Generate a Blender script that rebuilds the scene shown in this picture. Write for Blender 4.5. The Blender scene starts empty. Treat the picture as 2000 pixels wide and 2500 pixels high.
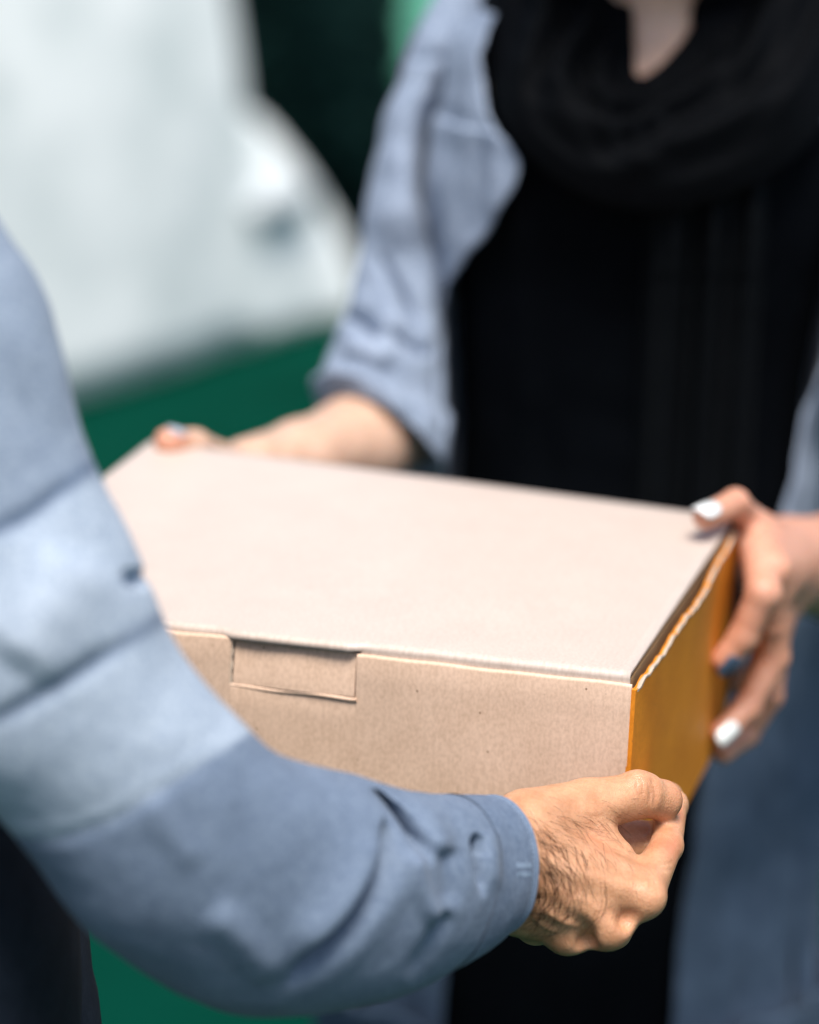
import bpy, bmesh, math, random
import numpy as np
from mathutils import Vector, Matrix, noise as mnoise
from mathutils.bvhtree import BVHTree

rng = np.random.default_rng(7)
random.seed(7)
scene = bpy.context.scene
col = scene.collection
R = math.radians

# ------------------------------------------------------------------ camera
PITCH = R(16.0)
CAM = np.array([0.0, 0.0, 1.60])
FPX = 6944.0                       # 100 mm lens on a 36 mm high frame of 2500 units
cd = bpy.data.cameras.new('camera')
cam = bpy.data.objects.new('camera', cd)
col.objects.link(cam)
cam.location = CAM
cam.rotation_euler = (math.pi / 2 - PITCH, 0, 0)
cd.sensor_fit = 'VERTICAL'
cd.sensor_height = 36.0
cd.lens = 100.0
cd.clip_start = 0.05
cd.clip_end = 500
cd.dof.use_dof = True
cd.dof.focus_distance = 1.645
cd.dof.aperture_fstop = 2.5
scene.camera = cam

# ------------------------------------------------------------------ world, sun, exposure
SUN_EL, SUN_AZ = R(66), R(171)     # azimuth from +Y towards +X
w = bpy.data.worlds.new('World')
scene.world = w
w.use_nodes = True
nt = w.node_tree
bg = nt.nodes['Background']
sky = nt.nodes.new('ShaderNodeTexSky')
sky.sky_type = 'NISHITA'
sky.sun_disc = False
sky.sun_elevation = SUN_EL
sky.sun_rotation = SUN_AZ
sky.air_density = 1.0
sky.dust_density = 2.5
sky.ozone_density = 1.0
nt.links.new(sky.outputs[0], bg.inputs[0])
bg.inputs[1].default_value = 0.052
sd = bpy.data.lights.new('sun', 'SUN')
sd.energy = 1.5
sd.angle = R(24)
sd.color = (1.0, 0.95, 0.88)
sun = bpy.data.objects.new('sun', sd)
col.objects.link(sun)
sdir = Vector((math.cos(SUN_EL) * math.sin(SUN_AZ), math.cos(SUN_EL) * math.cos(SUN_AZ), math.sin(SUN_EL)))
sun.rotation_euler = sdir.to_track_quat('Z', 'Y').to_euler()
sun.location = (0, 0, 6)
vs = scene.view_settings
vs.view_transform = 'Standard'
vs.look = 'None'
vs.gamma = 1.0
vs.use_curve_mapping = False
vs.exposure = 1.78
scene.cycles.use_denoising = True
try:
    scene.cycles.denoiser = 'OPENIMAGEDENOISE'
    scene.cycles.denoising_input_passes = 'RGB_ALBEDO_NORMAL'
except Exception:
    pass
scene.cycles.max_bounces = 8
scene.cycles.pixel_filter_type = 'BLACKMAN_HARRIS'
scene.cycles.filter_width = 1.05

# ------------------------------------------------------------------ places in the world
RIGHT = np.array([1.0, 0, 0])
UP = np.array([0, math.sin(PITCH), math.cos(PITCH)])
FWD = np.array([0, math.cos(PITCH), -math.sin(PITCH)])


def U(px, py, d):
    """world point that stands d metres ahead of the camera at a place of the photograph"""
    return CAM + RIGHT * ((px - 1000) / FPX * d) - UP * ((py - 1250) / FPX * d) + FWD * d


def V(px, py, yw):
    """the same for a given world y"""
    q = U(px, py, 1.0) - CAM
    return CAM + q * (yw / q[1])


def PX(P):
    P = np.asarray(P) - CAM
    d = P @ FWD
    return 1000 + FPX * (P @ RIGHT) / d, 1250 - FPX * (P @ UP) / d


# box frame (origin: the top corner by the gripping hand; x along the front, y away, z up)
_Rc = np.array([[0.96138032, 0.27259962, 0.03791211],
                [0.11102906, -0.2580935, -0.95971886],
                [-0.25183413, 0.92686417, -0.27839249]])
BX, BY, BZ = [RIGHT * c[0] - UP * c[1] + FWD * c[2] for c in _Rc.T]
BW, BD, BH = 0.4434, 0.371, 0.1593
BA = U(1545, 1657, 1.67)


def B(x, y, z):
    """box coordinates to world; the board is a little twisted"""
    u = -x / BW
    v = y / BD
    z = z + u * (1 - v) * -0.0085 + u * v * 0.0043 + (1 - u) * v * -0.0043
    return BA + BX * x + BY * y + BZ * z


def onside(px, py, off):
    """point seen at a place of the photograph that lies `off` outside the plane of the box's right side"""
    q = U(px, py, 1.0) - CAM
    t = ((BA - CAM) @ BX + off) / (q @ BX)
    return CAM + q * t


# ------------------------------------------------------------------ helpers
def empty(name, loc, label, cat, group=None):
    o = bpy.data.objects.new(name, None)
    o.empty_display_size = 0.05
    col.objects.link(o)
    o.location = [float(c) for c in loc]
    o['label'] = label
    o['category'] = cat
    if group:
        o['group'] = group
    return o


def mesh_obj(name, verts, faces, mat, parent=None, smooth=True, label=None, kind=None, uv=None):
    me = bpy.data.meshes.new(name)
    me.from_pydata([tuple(map(float, v)) for v in verts], [], [tuple(map(int, f)) for f in faces])
    me.update()
    if smooth:
        me.polygons.foreach_set('use_smooth', [True] * len(me.polygons))
    o = bpy.data.objects.new(name, me)
    col.objects.link(o)
    me.materials.append(mat)
    if parent is not None:
        o.parent = parent
        pw = world_of(parent)
        o.matrix_parent_inverse = pw.inverted()
    if label:
        o['label'] = label
    if kind:
        o['kind'] = kind
    return o


def world_of(o):
    m = Matrix.LocRotScale(o.location, o.rotation_euler, o.scale)
    if o.parent is not None:
        m = world_of(o.parent) @ o.matrix_parent_inverse @ m
    return m


def attr(o, name, vals):
    a = o.data.attributes.new(name, 'FLOAT', 'POINT')
    a.data.foreach_set('value', np.asarray(vals, dtype=np.float32))


def catmull(P, n, closed=False):
    P = np.asarray(P, float)
    m = len(P)
    out = []
    segs = m if closed else m - 1
    T = np.linspace(0, segs, n, endpoint=not closed)
    for t in T:
        i = min(int(t), segs - 1)
        f = t - i
        g = lambda k: P[k % m] if closed else P[min(max(k, 0), m - 1)]
        a, b, c, d = g(i - 1), g(i), g(i + 1), g(i + 2)
        if not closed:
            if i == 0:
                a = 2 * b - c
            if i + 2 > m - 1:
                d = 2 * c - b
        out.append(0.5 * (2 * b + (c - a) * f + (2 * a - 5 * b + 4 * c - d) * f * f + (3 * b - a - 3 * c + d) * f ** 3))
    return np.array(out)


def grid_faces(n, m, wrap=True, flip=False):
    F = []
    mm = m if wrap else m - 1
    for i in range(n - 1):
        for j in range(mm):
            k = (j + 1) % m
            f = (i * m + j, i * m + k, (i + 1) * m + k, (i + 1) * m + j)
            F.append(f[::-1] if flip else f)
    return F


def fbm(P, scale, octs=3, seed=0.0):
    out = np.zeros(len(P))
    for i, p in enumerate(P):
        q = Vector((p[0] * scale + seed, p[1] * scale + seed * 1.7, p[2] * scale - seed))
        out[i] = mnoise.fractal(q, 1.0, 2.0, octs)
    return out


def polydist(X, Y, pts):
    """distance in photograph units to a polyline, and how far along"""
    best = np.full(X.shape, 1e9)
    sgn = np.zeros(X.shape)
    pos = np.zeros(X.shape)
    n = len(pts) - 1
    for i in range(n):
        (ax, ay), (bx, by) = pts[i], pts[i + 1]
        ex, ey = bx - ax, by - ay
        l2 = ex * ex + ey * ey
        t = np.clip(((X - ax) * ex + (Y - ay) * ey) / l2, 0, 1)
        dx, dy = X - ax - t * ex, Y - ay - t * ey
        d = np.hypot(dx, dy)
        s = np.sign(ex * dy - ey * dx)
        m = d < best
        best = np.where(m, d, best)
        sgn = np.where(m, s, sgn)
        pos = np.where(m, (i + t) / n, pos)
    return best, sgn, pos


# signed-distance modelling of skin
def cone(P, a, b, ra, rb):
    ab = b - a
    h = np.clip(((P - a) @ ab) / (ab @ ab), 0, 1).astype(np.float32)
    q = P - a - h[..., None] * ab.astype(np.float32)
    return np.sqrt((q * q).sum(-1)) - (ra + (rb - ra) * h)


def ell(P, c, ax, r):
    """ellipsoid with axes ax (3 rows) and radii r"""
    q = (P - c) @ (np.asarray(ax).T / np.asarray(r)).astype(np.float32)
    k = np.sqrt((q * q).sum(-1))
    return (k - 1) * min(r)


def smin(a, b, k):
    h = np.clip(0.5 + 0.5 * (b - a) / k, 0, 1)
    return b * (1 - h) + a * h - k * h * (1 - h)


def smax(a, b, k):
    return -smin(-a, -b, k)


def chain(P, pts, k=0.003):
    d = None
    for i in range(len(pts) - 1):
        c = cone(P, pts[i][0], pts[i + 1][0], pts[i][1], pts[i + 1][1])
        d = c if d is None else smin(d, c, k)
    return d


def surface_nets(fn, lo, hi, h):
    n = np.ceil((hi - lo) / h).astype(int) + 1
    ax = [lo[i] + h * np.arange(n[i]) for i in range(3)]
    G = np.empty(n, np.float32)
    for i0 in range(0, n[0], 16):
        P = np.stack(np.meshgrid(ax[0][i0:i0 + 16], ax[1], ax[2], indexing='ij'), -1).astype(np.float32)
        G[i0:i0 + 16] = fn(P)
    S = G < 0
    c = [slice(0, -1), slice(1, None)]
    corner = {(i, j, k): G[c[i], c[j], c[k]] for i in (0, 1) for j in (0, 1) for k in (0, 1)}
    cnt = sum((v < 0).astype(np.int8) for v in corner.values())
    act = (cnt > 0) & (cnt < 8)
    idx = -np.ones(act.shape, np.int64)
    I = np.argwhere(act)
    idx[act] = np.arange(len(I))
    acc = np.zeros((len(I), 3))
    num = np.zeros(len(I))
    val = {k: v[act].astype(float) for k, v in corner.items()}
    for a in val:
        for d in range(3):
            if a[d] == 0:
                b = list(a)
                b[d] = 1
                b = tuple(b)
                va, vb = val[a], val[b]
                x = (va < 0) != (vb < 0)
                t = np.where(x, va / np.where(x, va - vb, 1), 0)
                p = np.tile(np.array(a, float), (len(I), 1))
                p[:, d] += t
                acc[x] += p[x]
                num[x] += 1
    verts = lo + h * (I + acc / num[:, None])
    faces = []
    for d in range(3):
        e, f = [(1, 2), (2, 0), (0, 1)][d]
        s0 = [slice(None)] * 3
        s1 = [slice(None)] * 3
        s0[d], s1[d] = slice(0, -1), slice(1, None)
        X = S[tuple(s0)] != S[tuple(s1)]
        inside = S[tuple(s0)]
        Q = np.argwhere(X)
        Q = Q[(Q[:, e] > 0) & (Q[:, f] > 0) & (Q[:, e] < act.shape[e]) & (Q[:, f] < act.shape[f])]
        q = []
        for de, df in ((-1, -1), (0, -1), (0, 0), (-1, 0)):
            z = Q.copy()
            z[:, e] += de
            z[:, f] += df
            q.append(idx[tuple(z.T)])
        q = np.stack(q, 1)
        ins = inside[tuple(Q.T)]
        q[~ins] = q[~ins][:, ::-1]
        faces.append(q)
    return verts, np.concatenate(faces)


# ------------------------------------------------------------------ materials
def new_mat(name):
    m = bpy.data.materials.new(name)
    m.use_nodes = True
    n = m.node_tree.nodes
    return m, n, m.node_tree.links, n['Principled BSDF']


def tex(n, l, kind, scale, detail=4, rough=0.6, vec=None, **kw):
    t = n.new(kind)
    t.inputs['Scale'].default_value = scale
    if kind == 'ShaderNodeTexNoise':
        t.inputs['Detail'].default_value = detail
        t.inputs['Roughness'].default_value = rough
    if vec is not None:
        l.new(vec, t.inputs['Vector'])
    return t


def ramp(n, l, src, stops):
    r = n.new('ShaderNodeValToRGB')
    while len(r.color_ramp.elements) < len(stops):
        r.color_ramp.elements.new(0.5)
    for e, (p, c) in zip(r.color_ramp.elements, stops):
        e.position = p
        e.color = (*c, 1)
    l.new(src, r.inputs[0])
    return r


def mix(n, l, fac, a, b, mode='MIX'):
    m = n.new('ShaderNodeMix')
    m.data_type = 'RGBA'
    m.blend_type = mode
    for sock, v in ((m.inputs[0], fac), (m.inputs[6], a), (m.inputs[7], b)):
        if isinstance(v, (int, float)):
            sock.default_value = v
        elif isinstance(v, tuple):
            sock.default_value = (*v, 1)
        else:
            l.new(v, sock)
    return m.outputs[2]


def bump(n, l, h, strength, dist, prev=None):
    b = n.new('ShaderNodeBump')
    b.inputs['Strength'].default_value = strength
    b.inputs['Distance'].default_value = dist
    l.new(h, b.inputs['Height'])
    if prev is not None:
        l.new(prev, b.inputs['Normal'])
    return b.outputs[0]


def coords(n):
    return n.new('ShaderNodeTexCoord').outputs['Object']


def mapped(n, l, scale, rot=(0, 0, 0), src=None):
    mp = n.new('ShaderNodeMapping')
    mp.inputs['Scale'].default_value = scale
    mp.inputs['Rotation'].default_value = rot
    l.new(src if src is not None else coords(n), mp.inputs[0])
    return mp.outputs[0]


def mat_card(name, base, dark, fleck, rough=0.55, sheen=0.0, spec=0.5, flute=0.0):
    m, n, l, p = new_mat(name)
    a = n.new('ShaderNodeAttribute')
    a.attribute_name = 'boxco'
    co = a.outputs['Vector']
    big = tex(n, l, 'ShaderNodeTexNoise', 22, 5, 0.62, co)
    r1 = ramp(n, l, big.outputs[0], [(0.32, dark), (0.68, base)])
    # pulp fibres: short streaks
    fi = tex(n, l, 'ShaderNodeTexNoise', 1.0, 3, 0.6, mapped(n, l, (560, 560, 330), src=co))
    r2 = ramp(n, l, fi.outputs[0], [(0.36, (0.86, 0.83, 0.80)), (0.6, (1.05, 1.05, 1.05))])
    c = mix(n, l, 0.75, r1.outputs[0], r2.outputs[0], 'MULTIPLY')
    vo = tex(n, l, 'ShaderNodeTexVoronoi', 135, vec=mapped(n, l, (1, 1.3, 0.83), (0.3, 0.5, 0.7), co))
    sp = ramp(n, l, vo.outputs['Distance'], [(0.05, (1, 1, 1)), (0.11, (0, 0, 0))])
    sel = n.new('ShaderNodeMath')
    sel.operation = 'GREATER_THAN'
    sel.inputs[1].default_value = 0.72
    l.new(vo.outputs['Color'], sel.inputs[0])
    mul = n.new('ShaderNodeMath')
    mul.operation = 'MULTIPLY'
    l.new(sp.outputs[0], mul.inputs[0])
    l.new(sel.outputs[0], mul.inputs[1])
    c = mix(n, l, mul.outputs[0], c, fleck)
    if flute:
        wv = n.new('ShaderNodeTexWave')
        wv.wave_type = 'BANDS'
        wv.bands_direction = 'X'
        wv.inputs['Scale'].default_value = 58
        wv.inputs['Distortion'].default_value = 0.6
        wv.inputs['Detail'].default_value = 1
        l.new(co, wv.inputs['Vector'])
        rr = ramp(n, l, wv.outputs['Fac'], [(0.0, (0.955, 0.95, 0.945)), (0.6, (1, 1, 1))])
        c = mix(n, l, flute, c, rr.outputs[0], 'MULTIPLY')
        nb = bump(n, l, wv.outputs['Fac'], 0.10 * flute, 0.0006)
    else:
        nb = None
    l.new(c, p.inputs['Base Color'])
    p.inputs['Roughness'].default_value = rough
    p.inputs['Specular IOR Level'].default_value = spec
    p.inputs['Sheen Weight'].default_value = sheen
    p.inputs['Sheen Roughness'].default_value = 0.6
    b1 = bump(n, l, fi.outputs[0], 0.16, 0.0004, nb)
    b2 = bump(n, l, big.outputs[0], 0.10, 0.003, b1)
    l.new(b2, p.inputs['Normal'])
    return m


M_top = mat_card('cardboard_lid', (0.585, 0.485, 0.418), (0.55, 0.452, 0.388), (0.42, 0.33, 0.27), 0.45, 0.12, 0.55, 0.25)
M_front = mat_card('cardboard_front', (0.78, 0.56, 0.42), (0.68, 0.48, 0.35), (0.22, 0.12, 0.07), 0.6, 0.0, 0.35, 0.5)
M_side = mat_card('cardboard_side_shade_tint', (0.78, 0.275, 0.018), (0.64, 0.205, 0.012), (0.30, 0.13, 0.03), 0.6, 0.0, 0.3, 0.5)  # orange cast of the shaded side is put into this base colour
M_inner = mat_card('cardboard_inner', (0.36, 0.22, 0.10), (0.30, 0.18, 0.08), (0.2, 0.12, 0.07), 0.7)


def mat_plain(name, c, rough=0.6, spec=0.5, coat=0.0):
    m, n, l, p = new_mat(name)
    nz = tex(n, l, 'ShaderNodeTexNoise', 90, 3, 0.6, coords(n))
    rr = ramp(n, l, nz.outputs[0], [(0.3, tuple(x * 0.88 for x in c)), (0.7, tuple(min(1, x * 1.06) for x in c))])
    l.new(rr.outputs[0], p.inputs['Base Color'])
    p.inputs['Roughness'].default_value = rough
    p.inputs['Specular IOR Level'].default_value = spec
    p.inputs['Coat Weight'].default_value = coat
    return m


M_torn = mat_plain('torn_paper', (0.52, 0.42, 0.33), 0.9, 0.2)
M_nailw = mat_plain('white_nail_polish', (0.86, 0.88, 0.86), 0.16, 0.6, 0.6)
M_nailg = mat_plain('grey_nail_polish', (0.055, 0.085, 0.14), 0.35, 0.6, 0.4)
M_nails = mat_plain('silver_nail_polish', (0.50, 0.53, 0.60), 0.25, 0.6, 0.4)


def mat_denim(name, light, dark, fade, sheen=0.08):
    m, n, l, p = new_mat(name)
    co = coords(n)
    a = tex(n, l, 'ShaderNodeTexNoise', 320, 3, 0.7, co)
    b = tex(n, l, 'ShaderNodeTexNoise', 38, 5, 0.65, co)
    r1 = ramp(n, l, b.outputs[0], [(0.30, dark), (0.72, light)])
    r2 = ramp(n, l, a.outputs[0], [(0.36, (0.72, 0.75, 0.80)), (0.64, (1.15, 1.13, 1.09))])
    c = mix(n, l, 0.8, r1.outputs[0], r2.outputs[0], 'MULTIPLY')
    tw = tex(n, l, 'ShaderNodeTexNoise', 1.0, 2, 0.5, mapped(n, l, (900, 900, 260), (0.5, 0.7, 0.2), co))
    r3 = ramp(n, l, tw.outputs[0], [(0.4, (0.84, 0.86, 0.9)), (0.62, (1.06, 1.06, 1.05))])
    c = mix(n, l, 0.6, c, r3.outputs[0], 'MULTIPLY')
    at = n.new('ShaderNodeAttribute')
    at.attribute_name = 'wear'
    c = mix(n, l, at.outputs['Fac'], c, fade)
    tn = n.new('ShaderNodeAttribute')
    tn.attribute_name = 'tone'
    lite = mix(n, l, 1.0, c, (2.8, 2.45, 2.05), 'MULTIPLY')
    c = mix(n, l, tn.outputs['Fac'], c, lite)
    l.new(c, p.inputs['Base Color'])
    p.inputs['Roughness'].default_value = 0.85
    p.inputs['Specular IOR Level'].default_value = 0.2
    p.inputs['Sheen Weight'].default_value = sheen
    p.inputs['Sheen Roughness'].default_value = 0.5
    n1 = bump(n, l, tw.outputs[0], 0.25, 0.0005)
    n2 = bump(n, l, a.outputs[0], 0.2, 0.0008, n1)
    n3 = bump(n, l, b.outputs[0], 0.10, 0.003, n2)
    l.new(n3, p.inputs['Normal'])
    return m


M_denim = mat_denim('washed_denim', (0.145, 0.193, 0.272), (0.115, 0.156, 0.225), (0.40, 0.46, 0.56))
M_denim2 = mat_denim('pale_chambray', (0.32, 0.38, 0.48), (0.215, 0.265, 0.35), (0.42, 0.47, 0.58))
M_trouser = mat_denim('navy_trousers', (0.018, 0.026, 0.042), (0.008, 0.013, 0.024), (0.05, 0.06, 0.08), 0.0)
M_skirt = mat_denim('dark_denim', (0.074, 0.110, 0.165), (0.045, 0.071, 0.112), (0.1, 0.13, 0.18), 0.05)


def mat_black(name, c, rough):
    m, n, l, p = new_mat(name)
    co = coords(n)
    a = tex(n, l, 'ShaderNodeTexNoise', 260, 3, 0.6, co)
    rr = ramp(n, l, a.outputs[0], [(0.3, tuple(x * 0.6 for x in c)), (0.7, tuple(x * 1.3 for x in c))])
    l.new(rr.outputs[0], p.inputs['Base Color'])
    p.inputs['Roughness'].default_value = rough
    p.inputs['Specular IOR Level'].default_value = 0.04
    l.new(bump(n, l, a.outputs[0], 0.2, 0.0008), p.inputs['Normal'])
    return m


M_dress = mat_black('black_jersey', (0.0013, 0.0020, 0.0032), 0.85)
M_scarf = mat_black('black_crepe', (0.0022, 0.0027, 0.0036), 0.75)
M_scarf2 = mat_black('black_chiffon', (0.0040, 0.0050, 0.0062), 0.8)
M_hair = mat_black('dark_hair', (0.02, 0.011, 0.006), 0.5)


def mat_skin(name, base, red, pale, sss=0.25):
    m, n, l, p = new_mat(name)
    co = coords(n)
    a = tex(n, l, 'ShaderNodeTexNoise', 60, 5, 0.65, co)
    mott = ramp(n, l, a.outputs[0], [(0.3, tuple(x * 0.86 for x in base)), (0.7, pale)])
    at = n.new('ShaderNodeAttribute')
    at.attribute_name = 'flush_and_light'
    c = mix(n, l, at.outputs['Fac'], mott.outputs[0], red)
    sp = tex(n, l, 'ShaderNodeTexNoise', 420, 2, 0.5, co)
    r2 = ramp(n, l, sp.outputs[0], [(0.36, (0.90, 0.85, 0.82)), (0.6, (1.02, 1.02, 1.02))])
    c = mix(n, l, 0.6, c, r2.outputs[0], 'MULTIPLY')
    l.new(c, p.inputs['Base Color'])
    p.inputs['Roughness'].default_value = 0.42
    p.inputs['Specular IOR Level'].default_value = 0.45
    p.inputs['Subsurface Weight'].default_value = sss
    p.inputs['Subsurface Radius'].default_value = (1.0, 0.35, 0.15)
    p.inputs['Subsurface Scale'].default_value = 0.006
    vo = tex(n, l, 'ShaderNodeTexVoronoi', 900, vec=mapped(n, l, (1, 1.5, 0.8), (0.4, 0.2, 0.9), co))
    n1 = bump(n, l, vo.outputs['Distance'], 0.45, 0.0005)
    n2 = bump(n, l, a.outputs[0], 0.25, 0.0015, n1)
    l.new(n2, p.inputs['Normal'])
    return m


M_skin = mat_skin('tanned_skin', (0.545, 0.262, 0.132), (0.56, 0.175, 0.09), (0.64, 0.35, 0.20))
M_skin2 = mat_skin('fair_skin', (0.62, 0.385, 0.27), (0.60, 0.18, 0.09), (0.70, 0.47, 0.35))

# ------------------------------------------------------------------ setting: ground, wall
def mat_ground():
    m, n, l, p = new_mat('green_ground')
    co = coords(n)
    a = tex(n, l, 'ShaderNodeTexNoise', 1.3, 6, 0.6, co)
    b = tex(n, l, 'ShaderNodeTexNoise', 60, 4, 0.7, co)
    r1 = ramp(n, l, a.outputs[0], [(0.3, (0.0002, 0.030, 0.018)), (0.7, (0.0005, 0.046, 0.029))])
    r2 = ramp(n, l, b.outputs[0], [(0.3, (0.75, 0.75, 0.75)), (0.7, (1.15, 1.15, 1.15))])
    l.new(mix(n, l, 0.8, r1.outputs[0], r2.outputs[0], 'MULTIPLY'), p.inputs['Base Color'])
    p.inputs['Roughness'].default_value = 0.95
    p.inputs['Specular IOR Level'].default_value = 0.02
    l.new(bump(n, l, b.outputs[0], 0.5, 0.01), p.inputs['Normal'])
    return m


g = mesh_obj('ground', [(-60, -40, 0), (60, -40, 0), (60, 90, 0), (-60, 90, 0)], [(0, 1, 2, 3)], mat_ground(), smooth=False)
g['kind'] = 'structure'
g['label'] = 'emerald green ground behind and below the two people'

# pale green wall far behind
def box_mesh(x0, x1, y0, y1, z0, z1):
    v = [(x, y, z) for z in (z0, z1) for y in (y0, y1) for x in (x0, x1)]
    f = [(0, 2, 3, 1), (4, 5, 7, 6), (0, 1, 5, 4), (2, 6, 7, 3), (0, 4, 6, 2), (1, 3, 7, 5)]
    return v, f


wall = empty('garden_wall', (0, 12.6, 0), 'pale green rendered wall far behind the dark shrub', 'wall')
v, f = box_mesh(-9, 9, 12.5, 12.75, 0, 2.2)
mesh_obj('wall_face', v, f, mat_plain('pale_green_render', (0.16, 0.52, 0.36), 0.9, 0.2), wall, smooth=False)
v, f = box_mesh(-9.05, 9.05, 12.46, 12.79, 2.2, 2.28)
mesh_obj('coping', v, f, mat_plain('coping_stone', (0.45, 0.5, 0.45), 0.9, 0.2), wall, smooth=False)

# ------------------------------------------------------------------ the white covered vehicle behind
def build_covered_car():
    # section outline along its length (m from the nose, height): steep bonnet, upright screen, roof
    root = empty('covered_car', (-0.9, 5.9, 0), 'blurred white covered car standing on the green ground', 'car')
    nose = np.array([-0.181, 7.41, 0.0])
    dirn = np.array([-0.55, -0.835, 0.0])
    side = np.array([-0.835, 0.55, 0.0])
    prof = catmull([(-0.03, 0.016), (-0.075, 0.17), (-0.03, 0.325), (0.165, 0.52), (0.31, 0.63), (0.36, 0.83), (0.42, 1.21), (0.66, 1.40), (1.75, 1.45), (2.75, 1.38), (3.1, 0.95), (3.15, 0.4), (3.12, 0.016)], 90)
    # build as hull: a sheet across the profile plus two side sheets down to the hem
    V3 = []
    F3 = []
    ns, nd = len(prof), 16
    for side_i, w0 in ((0, 0.0), (1, 1.65)):
        base = len(V3)
        for i, (s, z) in enumerate(prof):
            for k in range(nd):
                q = k / (nd - 1)
                zz = 0.02 + (z - 0.02) * q
                inset = 0.10 * q ** 3 * (1 if side_i == 0 else -1) + (0.004 * math.sin(s * 14 + 3 * q) * (1 - q * 0.7) + 0.012 * math.sin(s * 5.3)) * (1 if side_i == 0 else -1)
                V3.append((s, w0 + inset, zz))
        for i in range(ns - 1):
            for k in range(nd - 1):
                a = base + i * nd + k
                fq = (a, a + 1, a + nd + 1, a + nd)
                F3.append(fq if side_i else fq[::-1])
    top = []
    for i, (s, z) in enumerate(prof):
        a = i * nd + nd - 1
        b = ns * nd + i * nd + nd - 1
        top.append((a, b))
    mids = []
    for i, (s, z) in enumerate(prof):
        row = [top[i][0]]
        pa, pb = np.array(V3[top[i][0]]), np.array(V3[top[i][1]])
        for k in range(1, 12):
            t = k / 12
            p = pa * (1 - t) + pb * t
            p[2] += 0.05 * math.sin(math.pi * t) + 0.006 * math.sin(9 * t + s * 6)
            row.append(len(V3))
            V3.append(tuple(p))
        row.append(top[i][1])
        mids.append(row)
    for i in range(ns - 1):
        for k in range(12):
            F3.append((mids[i][k], mids[i + 1][k], mids[i + 1][k + 1], mids[i][k + 1]))
    W = [nose + dirn * a + side * b + np.array([0, 0, c]) for a, b, c in V3]
    mat, n, l, p = new_mat('white_cover_cloth')
    nz = tex(n, l, 'ShaderNodeTexNoise', 4.2, 3, 0.5, coords(n))
    rr = ramp(n, l, nz.outputs[0], [(0.3, (0.66, 0.71, 0.70)), (0.62, (0.87, 0.895, 0.88))])
    l.new(rr.outputs[0], p.inputs['Base Color'])
    p.inputs['Roughness'].default_value = 0.7
    l.new(bump(n, l, nz.outputs[0], 0.3, 0.03), p.inputs['Normal'])
    o = mesh_obj('cover', W, F3, mat, root)
    so = o.modifiers.new('thick', 'SOLIDIFY')
    so.thickness = 0.004
    # plain grey oval patch on the front quarter
    c = nose + dirn * 0.265 + side * -0.01 + np.array([0, 0, 0.36])
    pv = []
    for k in range(24):
        t = 2 * math.pi * k / 24
        pv.append(c + dirn * 0.13 * math.cos(t) + np.array([0, 0, 0.055 * math.sin(t)]) + side * -0.012)
    pv2 = [q + side * 0.05 for q in pv]
    cen = c + side * -0.022
    fv = pv + pv2 + [cen]
    ff = [(k, (k + 1) % 24, 24 + (k + 1) % 24, 24 + k) for k in range(24)] + [((k + 1) % 24, k, 48) for k in range(24)]
    mesh_obj('grey_patch', fv, ff, mat_plain('patch_grey', (0.50, 0.54, 0.56), 0.8, 0.2), root)
    return root


build_covered_car()


# ------------------------------------------------------------------ dark shrub behind
def leaf_mat(name, a, b):
    m, n, l, p = new_mat(name)
    oi = tex(n, l, 'ShaderNodeTexNoise', 7, 3, 0.6, coords(n))
    rr = ramp(n, l, oi.outputs[0], [(0.35, a), (0.65, b)])
    l.new(rr.outputs[0], p.inputs['Base Color'])
    p.inputs['Roughness'].default_value = 0.8
    p.inputs['Specular IOR Level'].default_value = 0.08
    return m


def shrub(name, label, c, rad, n, mat, wood):
    root = empty(name, (c[0], c[1], 0), label, 'shrub')
    vs_, fs_ = [], []
    for i in range(n):
        d = rng.normal(size=3)
        d /= np.linalg.norm(d)
        r = rng.uniform(0.45, 1.0) ** 0.6 * (1 + 0.16 * math.sin(5 * d[0] + 3 * d[2]) + 0.1 * math.sin(9 * d[1]))
        p = np.array(c) + d * np.array(rad) * r
        if p[2] < 0.05:
            continue
        t = rng.normal(size=3)
        t /= np.linalg.norm(t)
        s = np.cross(t, d + 0.3 * rng.normal(size=3))
        s /= np.linalg.norm(s) + 1e-9
        L, Wd = rng.uniform(0.05, 0.09), rng.uniform(0.018, 0.03)
        k = len(vs_)
        vs_ += [p - t * L / 2, p + s * Wd / 2 + d * 0.006, p + t * L / 2, p - s * Wd / 2 + d * 0.006]
        fs_ += [(k, k + 1, k + 2), (k, k + 2, k + 3)]
    mesh_obj('foliage', vs_, fs_, mat, root, smooth=False, kind='stuff')
    tv, tf = [], []
    for sidx in range(5):
        a0 = sidx * 1.26
        b0 = np.array([c[0] + 0.06 * math.cos(a0), c[1] + 0.06 * math.sin(a0), -0.02])
        b1 = np.array(c) + np.array(rad) * 0.6 * np.array([math.cos(a0), math.sin(a0), 0.3])
        k = len(tv)
        for q in range(6):
            t = q / 5
            cc = b0 * (1 - t) + b1 * t + np.array([0, 0, 0.1 * math.sin(3 * t)])
            for j in range(6):
                an = j * math.pi / 3
                tv.append(cc + (0.03 - 0.022 * t) * np.array([math.cos(an), math.sin(an), 0]))
        tf += [tuple(x + k for x in fq) for fq in grid_faces(6, 6)]
    mesh_obj('stem', tv, tf, wood, root)
    return root


M_leafd = leaf_mat('dark_leaves', (0.0018, 0.012, 0.0115), (0.005, 0.024, 0.0215))
M_wood = mat_plain('bark', (0.06, 0.045, 0.035), 0.9, 0.2)
shrub('evergreen_shrub', 'dense near-black evergreen shrub beside the white covered car', (-0.25, 8.3, 0.60), (0.26, 0.4, 0.80), 16000, M_leafd, M_wood)


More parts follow.
